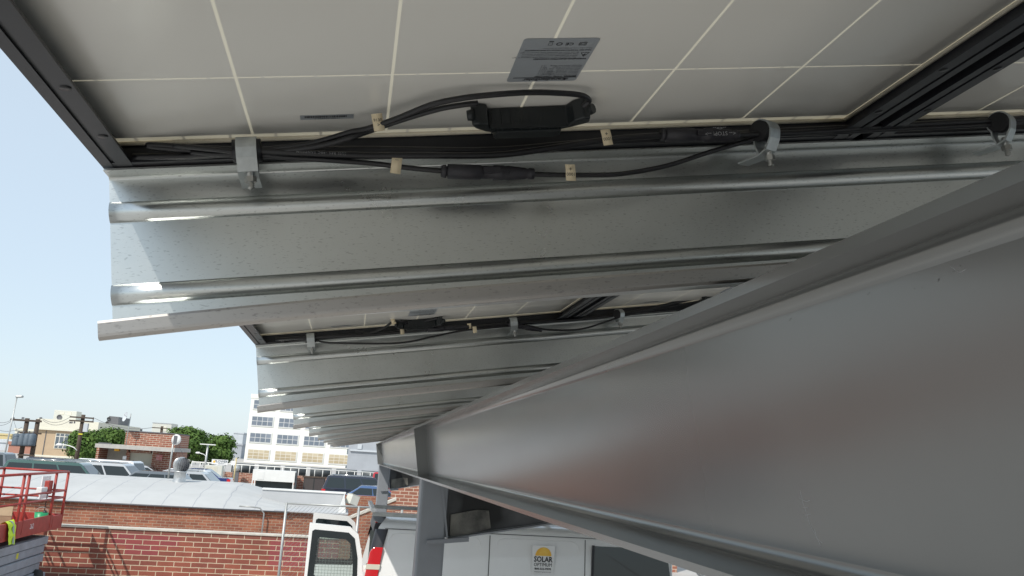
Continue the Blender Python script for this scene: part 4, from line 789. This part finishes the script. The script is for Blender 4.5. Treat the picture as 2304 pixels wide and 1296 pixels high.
# ================================================================ TREES
def tree(label, x, ytop, ybot, hw_px, Y, seed, cl=11):
    rnd = random.Random(seed); s = Y/1912; c = bg(x, (ytop+ybot)/2, Y); rx = hw_px*s; rz = (ybot-ytop)/2*s
    r = thing('tree', label, 'tree', (c.x, Y, 0), group='dense green street trees')
    lv = MB(); cz = c.z; cl_ = [(0, 0, 0, .84)]
    for i in range(cl):
        a = rnd.uniform(0, 6.28); e = rnd.uniform(-.6, 1.2); cl_.append((math.cos(a)*math.cos(e)*.55, math.sin(a)*math.cos(e)*.55, math.sin(e)*.55, rnd.uniform(.34, .5)))
    for i in range(6500):
        q = rnd.choice(cl_); u = Vector((rnd.gauss(0, 1), rnd.gauss(0, 1), rnd.gauss(0, 1))).normalized(); k = q[3]*(rnd.uniform(.72, 1.04) if rnd.random() < .86 else rnd.uniform(1.04, 1.2))
        p = Vector((q[0]+u.x*k, q[1]+u.y*k, q[2]+u.z*k)); 
        p = Vector((p.x*rx, p.y*rx*.9, cz+p.z*rz*1.02)); sz = rnd.uniform(.09, .20)
        n = (u+Vector((rnd.uniform(-.6, .6), rnd.uniform(-.6, .6), rnd.uniform(-.3, .8)))).normalized(); a_ = n.orthogonal().normalized(); b_ = n.cross(a_)
        t = rnd.uniform(0, 6.28); a2 = a_*math.cos(t)+b_*math.sin(t); b2 = n.cross(a2)
        lv.quad(p-a2*sz, p-b2*sz*.6, p+a2*sz, p+b2*sz*.6)
    lv.build('crown', 'leaf', r)
    tk = MB(); h = cz-rz*.5; tk.tube([(0, 0, 0), (.05, 0, h*.6), (0, .05, h)], [.28, .2, .16], 8)
    for i in range(5): a = i*1.26; tk.tube([(0, 0, h*.7), (math.cos(a)*rx*.3, math.sin(a)*rx*.3, cz), (math.cos(a)*rx*.5, math.sin(a)*rx*.5, cz+rz*.3)], [.12, .08, .03], 6)
    tk.build('trunk', 'bark', r)
tree('green tree right of the tan building, behind the middle pole', 190, 968, 1042, 46, 85, 1); tree('green tree between the tan building and the brick booth', 243, 964, 1040, 50, 88, 2)
tree('tallest green tree, behind the floodlight on the roof', 418, 960, 1048, 48, 82, 3); tree('rounded green tree at the right end, next to the white building', 482, 975, 1050, 54, 86, 4)
# ================================================================ BUILDINGS BEYOND
def building(name, label, x0, x1, yt, Y, dep, m, cat_='building', x1y=None):
    a = bg(x0, yt, Y); xb = bg(x1, yt, Y).x; r = thing(name, label, cat_, (a.x, Y, 0)); MB().box(0, xb-a.x, 0, dep, 0, a.z).build('wall', m, r); r['h'] = a.z; r['w'] = xb-a.x; return r
Y = 108; r = building('tan_building', 'two-storey tan building with a white parapet, left of the trees', 86, 218, 962, Y, 20, 'tan_wall'); H, W_ = r['h'], r['w']
MB().box(-.15, W_+.2, -.25, 20.2, H+.002, H+1.05).build('parapet', 'cream_wall', r); MB().box(-.2, W_+.25, -.32, 0, H-.2, H).build('cornice', 'cream_wall', r); MB().box(-.05, W_, -.12, 0, H-3.25, H-3.05).build('belt_course', 'cream_wall', r); MB().box(.9, .98, -.05, 0, 0, H-.3).build('drain_pipe', 'dark_grey', r)
for x in (2.1, 5.2):
    for zt in (H-.55, H-3.6): f = MB().box(x-.08, x+1.72, -.06, 0, zt-1.7, zt+.06).build('window', 'cream_wall', r); MB().box(x, x+1.64, -.09, -.062, zt-1.62, zt).build('pane', 'pane_barred', f)
a = bg(118, 950, Y+6); r2 = thing('rooftop_unit', 'large cream air handling unit on the tan building roof', 'rooftop unit', (a.x, Y+6, H+1.06)); q = MB().box(0, 2.6, 0, 2, 0, 1.25).build('casing', 'ac_unit', r2, .04); MB().lathe([(.0001, 0), (.28, 0), (.3, .06)], n=16).build('fan', 'dark_grey', q, loc=(.7, -.02, .4), rot=(math.pi/2, 0, 0)); MB().box(.7, 1.15, -.03, 0, .75, 1.05).build('hatch', 'cream_wall', q); MB().box(1.6, 2.0, -.03, 0, .75, 1.05).build('hatch', 'cream_wall', q)
Y = 125; o_ = bg(228, 972, Y); r = thing('grey_hood_building', 'grey rooftop hood with a slanted face and round openings, above the trees', 'rooftop structure', (o_.x, Y, 0))
MB().prism([(q.x-o_.x, q.z) for q in (bg(228, 985, Y), bg(228, 970, Y), bg(246, 936, Y), bg(267, 938, Y), bg(264, 985, Y))], 0, 6, 'y').build('slanted_face', 'solar_hood', r)
q = bg(265, 961, Y); e = bg(298, 985, Y); MB().box(q.x-o_.x, e.x-o_.x, -.2, 5, 0, q.z).build('base_block', 'dark_grey', r)
for x, y in ((234, 962), (239, 952), (243, 942)):
    q = bg(x, y, Y); MB().lathe([(.0001, 0), (.2, 0), (.22, .08)], n=12).build('round_opening', 'car_black', r, loc=(q.x-o_.x+.1, -.05, q.z), rot=(math.pi/2, 0, 0))
Y = 140; r = building('white_penthouse', 'small white rooftop block above the brick booth', 344, 387, 950, Y, 5, 'ac_unit'); MB().box(1.3, 2.1, -.05, 0, r['h']-1.2, r['h']-.5).build('hatch', 'cream_wall', r); MB().box(-.05, r['w']+.05, -.04, 0, r['h']-.12, r['h']-.02).build('trim', 'grey_wall', r)
# white industrial building
Y = 200; a = bg(553, 1000, Y); xb = bg(779, 1030, Y).x; ztop = bg(567, 890, Y).z; W_ = xb-a.x; YA = math.radians(-1.2)
r = thing('white_building', 'tall white industrial building with rows of wide windows, behind the purlin ends', 'building', (a.x, Y, 0), (0, 0, YA)); MB().box(0, W_, 0, 25, -4, ztop).build('wall', 'facade', r)
MB().box(-.15, W_+.15, -.12, .2, ztop-.5, ztop+.4).build('parapet', 'facade', r); s = Y/1912; zrow = bg(559, 1010, Y).z; xw = bg(558, 1019, Y).x-a.x
for i in range(4):
    for j in range(-1, 5):
        x = xw+i*5.9; zt = zrow+j*3.66; 
        if zt > ztop-.6: continue
        f = MB().box(x-.18, x+4.75, -.14, 0, zt-2.25, zt+.16).build('window', 'white_paint', r); MB().box(0, 4.57, -.05, -.005, 0, 2.0).build('pane', 'pane_boarded' if j < 1 else 'pane_grid', f, loc=(x, -.14, zt-2.05))
MB().tube([(1.2, 2, ztop), (1.3, 2, ztop+9)], .10, 5).build('mast', 'dark_grey', r)
Y = 204; r = building('white_building_wing', 'shade-grey wing with small windows right of the white building', 777, 797, 985, Y, 20, 'far_pale')  # shade of the side face is put into its grey wall colour
for i in range(2):
    for j in range(4): MB().box(.5+i*.9, .9+i*.9, -.08, 0, r['h']-2.5-j*3.0, r['h']-1.2-j*3.0).build('window', 'dark_grey', r)
Y = 150; r = building('grey_building', 'plain grey building between the white building and the far column', 786, 900, 990, Y, 20, 'grey_wall'); MB().box(.3, 5, -.3, 0, r['h']-1.8, r['h']-1.5).build('roof_pipe', 'far_pale', r); MB().box(1.5, 2.2, -.2, 0, r['h']-1.4, r['h']-.6).build('vent_box', 'far_pale', r)
for i, (x0, x1, yt, Y, m, lab) in enumerate(((-60, 26, 975, 260, 'far_yellow', 'distant yellow flat building at the left edge'), (-90, 36, 990, 170, 'far_pale', 'distant pale low building below the yellow one'), (34, 92, 968, 240, 'cream_wall', 'distant cream building behind the transformers'), (20, 82, 1000, 150, 'far_red', 'low reddish building behind the transformer poles'),
        (526, 548, 975, 330, 'far_pale', 'pale distant building between the tree and the white building'), (505, 545, 1000, 260, 'grey_wall', 'greyish distant building lower than the pale one'), (540, 549, 985, 420, 'cream_wall', 'tiny cream block at the white building edge'))):
    r = building('distant_building', lab, x0, x1, yt, Y, 20, m)
    for k in range(int(r['w']/4)): MB().box(1+k*4, 2.6+k*4, -.1, 0, r['h']-3, r['h']-1.8).build('window', 'grey_wall', r)
    MB().box(-.2, r['w']+.2, -.2, 20.2, r['h']+.01, r['h']+.5).build('parapet', m, r)
# ================================================================ RAILING WALL, TANKS, CONTAINER
Y = 80; a = bg(430, 1060, Y); e = bg(850, 1075, Y); zw = bg(550, 1064, Y).z; r = thing('brick_wall', 'low brick wall under the white railing, beyond the parked cars', 'wall', (a.x, Y, 0)); MB().box(0, e.x-a.x, 0, .3, 0, zw).build('wall_face', 'brick_far', r)
r = thing('white_railing', 'long white pipe railing along the low brick wall', 'railing', (a.x, Y-.1, zw)); zr_ = bg(600, 1049, Y).z-zw; W_ = e.x-a.x
MB().tube([(0, 0, zr_), (W_, 0, zr_)], .055, 6).build('top_rail', 'rail_white', r); n = 24
for i in range(n): x = W_*i/(n-1); MB().tube([(x, 0, 0), (x, 0, zr_)], .035, 6).build('post', 'rail_white', r)
for i in range(6):
    x = 3.2+i*2.3; TK = MB().tube([(a.x+x, Y+1.6, zw+.35), (a.x+x+1.9, Y+1.6, zw+.35)], .45, 14).build('steel_tank', 'tank'); tag(TK, 'dark horizontal steel tank behind the white railing', 'tank', 'tanks behind the railing')
b = bg(532, 1054, 79); r = thing('round_tank', 'pale ball-shaped tank in front of the railing near the blue sedan', 'tank', (b.x, 79, b.z)); MB().lathe([(.0001, -.33), (.2, -.27), (.33, -.05), (.3, .12), (.15, .28), (.0001, .32)], n=16).build('shell', 'steel_pipe', r); MB().box(-.25, .25, -.2, .2, -b.z, -.3).build('stand', 'dark_grey', r)
Y = 69; a = bg(565, 1095, Y); e = bg(661, 1095, Y); r = thing('white_container', 'white open-bottomed container in front of the brick wall and railing', 'container', (a.x, Y, 0)); W_ = e.x-a.x; zt = bg(610, 1058, Y).z; zb = bg(610, 1083, Y).z
MB().box(0, W_, 0, 1.6, zb, zt).build('box_body', 'white_paint', r); MB().box(.35, .85, -.02, 0, zb+.1, zt-.15).build('hatch', 'white_paint', r)
for x in (0, .18, W_-.12): MB().box(x, x+.07, 0, .1, 0, zb).build('leg', 'white_paint', r)
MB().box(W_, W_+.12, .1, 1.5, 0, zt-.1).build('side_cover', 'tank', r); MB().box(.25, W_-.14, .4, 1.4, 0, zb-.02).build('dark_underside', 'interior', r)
a = bg(684, 1074, 70); r = thing('dark_gate', 'dark boarded gate right of the white container', 'gate', (a.x, 70, 0)); e = bg(733, 1074, 70); MB().box(0, e.x-a.x, 0, .1, 0, a.z).build('gate_board', 'fence_gate', r); MB().box(-.1, e.x-a.x+.1, -.05, .15, a.z, a.z+.12).build('top_beam', 'wood_pole', r)
a = bg(666, 1070, 71); r = thing('brick_pier', 'short brick pier between the container and the dark gate', 'wall', (a.x, 71, 0)); MB().box(0, .62, 0, .4, 0, a.z).build('pier', 'brick_far', r)
Y = 74; a = bg(477, 1033, Y); e = bg(512, 1046, Y); r = thing('white_sign', 'white sign board reading FLOWER above the railing', 'sign', (a.x, Y, 0)); W_ = e.x-a.x; H_ = a.z-e.z+.02
MB().box(0, W_, 0, .08, a.z-H_, a.z).build('board', 'sign_white', r); text('sign_text', 'FLOWER', .26, 'transformer', r, (W_*.58, -.006, a.z-H_*.38), (math.pi/2, 0, 0), bold=.006); text('sign_text', 'MARKET', .13, 'transformer', r, (W_*.6, -.006, a.z-H_*.78), (math.pi/2, 0, 0)); MB().lathe([(.0001, 0), (.10, 0)], n=8).build('flower_mark', 'sun_orange', r, loc=(.2, -.008, a.z-H_*.45), rot=(math.pi/2, 0, 0))
for x in (.2, W_-.2): MB().tube([(x, .12, 0), (x, .12, a.z-.05)], .04, 6).build('post', 'steel_pipe', r)
a = bg(462, 1046, 72); e = bg(499, 1061, 72); r = thing('cream_cooler', 'cream louvred cooling unit below the sign', 'rooftop unit', (a.x, 72, 0)); MB().box(0, e.x-a.x, 0, 1, 0, a.z).build('casing', 'ac_unit', r, .02)
for i in range(8): MB().box(.15+i*.1, .2+i*.1, -.02, 0, a.z-.5, a.z-.1).build('louvre', 'cream_wall', r)
a = bg(532, 1030, 73); r = thing('yellow_post', 'thin rusty yellow post in front of the railing', 'post', (a.x, 73, 0)); MB().tube([(0, 0, 0), (0, 0, a.z)], .06, 6).build('shaft', 'far_yellow', r); MB().box(-.35, .0, -.05, 0, a.z-.6, a.z-.25).build('plate', 'sign_white', r)
# ================================================================ POLES AND LAMPS
def pole(r, x, y, Y, rr=.15, nm='pole', m='wood_pole'):
    p = bg(x, y, Y); MB().tube([(p.x-r.location.x, Y-r.location.y, 0), (p.x-r.location.x, Y-r.location.y, p.z)], [rr*1.15, rr], 10).build(nm, m, r); return p
Y = 68; a = bg(60, 1000, Y); r = thing('transformer_poles', 'pair of dark wooden poles carrying grey transformers, left of the tan building', 'utility pole', (a.x, Y, 0))
pole(r, 62, 941, Y); pole(r, 86, 943, Y)
def arm(x0, y0, x1, y1, nm='crossarm', hh=.07, dy=-.18, m='wood_pole'):
    p, q = bg(x0, y0, Y), bg(x1, y1, Y); return MB().box(p.x-r.location.x, q.x-r.location.x, dy-.06, dy+.06, p.z-hh, p.z+hh).build(nm, m, r)
arm(26, 944, 96, 946); arm(46, 973, 95, 975, hh=.06); arm(46, 1001, 84, 998, hh=.06); arm(42, 1023, 80, 1022, 'crossarm', .06)
for i, x in enumerate((30, 33, 52, 55, 92, 95)): p = bg(x, 942, Y); MB().lathe([(.05, 0), (.06, .05), (.03, .12), (.0001, .13)], (p.x-a.x, -.18, p.z-.02), 8).build('insulator', 'dark_grey', r)
for x in (40, 52, 64, 74): p = bg(x, 1003, Y); MB().lathe([(.0001, 0), (.27, 0), (.28, .1), (.28, .75), (.2, .85), (.0001, .88)], (p.x-a.x, -.45, p.z), 14).build('transformer_can', 'transformer', r); MB().tube([(p.x-a.x, -.45, p.z+.85), (p.x-a.x+.05, -.4, p.z+1.05)], .04, 6).build('bushing', 'dark_grey', r)
for yy_ in (.0,): 
    p, q = bg(33, 946, Y), bg(45, 980, Y); MB().tube([(p.x-a.x, -.2, p.z), (q.x-a.x, -.3, q.z)], .012, 4).build('jumper_wire', 'dark_grey', r)
Y = 66; a = bg(186, 1000, Y); r = thing('utility_pole', 'wooden utility pole with a curved street light arm, before the green trees', 'utility pole', (a.x, Y, 0))
pole(r, 188, 933, Y, .13); arm(159, 938, 213, 941, hh=.05); arm(158, 946, 212, 949, hh=.05); p = bg(212, 940, Y); MB().box(p.x-a.x-.03, p.x-a.x+.03, -.2, -.15, p.z-.35, p.z+.02).build('end_strap', 'dark_grey', r)
for x in (160, 164, 170): p = bg(x, 947, Y); MB().lathe([(.05, -.16), (.06, -.06), (.0001, 0)], (p.x-a.x, -.18, p.z-.03), 8).build('insulator', 'dark_grey', r)
p = bg(190, 962, Y); MB().box(p.x-a.x, p.x-a.x+.28, -.3, 0, p.z-.3, p.z+.3).build('equipment_box', 'far_pale', r); p = bg(183, 977, Y); MB().box(p.x-a.x-.15, p.x-a.x+.12, -.17, -.12, p.z-.04, p.z+.05).build('yellow_marker', 'yellow', r)
P_ = [bg(x, y, Y) for x, y in ((175, 1014), (168, 1007), (158, 1003), (148, 1001), (140, 1001))]; MB().tube([(q.x-a.x, -.15, q.z) for q in P_], .04, 6).build('light_arm', 'rail_white', r); MB().lathe([(.0001, -.22), (.08, -.15), (.10, .1), (.05, .24), (.0001, .25)], n=10).build('lamp_head', 'rail_white', r, loc=(P_[-1].x-a.x-.15, -.15, P_[-1].z), rot=(0, math.pi/2, 0))
Y = 60; a = bg(25, 950, Y); r = thing('street_lamp', 'tall thin grey street lamp against the sky at the far left', 'street lamp', (a.x, Y, 0)); t = bg(38, 895, Y); MB().tube([(bg(10, 1015, Y).x-a.x, 0, 0), (t.x-a.x, 0, t.z)], [.06, .035], 8).build('pole', 'steel_pipe', r); MB().box(-.05, .36, -.16, .16, 0, .14).build('lamp_head', 'steel_pipe', r, .05, loc=(t.x-a.x, 0, t.z), rot=(0, -.1, 0))
Y = 75; a = bg(466, 1035, Y); r = thing('street_lamp', 'short curved street lamp in front of the right tree', 'street lamp', (a.x, Y, 0)); P_ = [bg(x, y, Y) for x, y in ((463, 1050), (463, 1026), (458, 1022), (448, 1019))]; MB().tube([(P_[0].x-a.x, 0, 0)]+[(q.x-a.x, 0, q.z) for q in P_[1:]], .035, 6).build('pole', 'rail_white', r); q = P_[-1]; MB().lathe([(.0001, -.2), (.07, -.12), (.09, .1), (.0001, .22)], n=10).build('lamp_head', 'rail_white', r, loc=(q.x-a.x-.1, 0, q.z), rot=(0, math.pi/2, 0))
Y = 78; a = bg(467, 1010, Y); r = thing('utility_pole', 'thin pole with one crossarm in front of the right tree', 'utility pole', (a.x, Y, 0)); pole(r, 468, 1000, Y, .08, m='steel_pipe'); arm(451, 999, 486, 1001, hh=.04, m='rail_white')
Y = 100; a = bg(365, 960, Y); r = thing('utility_pole', 'dark pole top with a crossarm in front of the white penthouse', 'utility pole', (a.x, Y, 0)); pole(r, 365, 959, Y, .14); arm(343, 962, 384, 964, hh=.05)
for i, (x0, y0, x1, y1) in enumerate(((-20, 938, 30, 942), (-20, 948, 30, 944), (96, 942, 160, 937), (96, 945, 158, 946), (-20, 958, 50, 961), (213, 941, 343, 962))):
    p, q = bg(x0, y0, 67), bg(x1, y1, 67); m_ = [p.lerp(q, t/8)+Vector((0, 0, -.35*(1-(t/4-1)**2))) for t in range(9)]
    w_ = MB().tube(m_, .014, 4).build('power_line', 'dark_grey'); tag(w_, 'thin dark power line strung between the utility poles', 'power line', 'power lines between the poles')
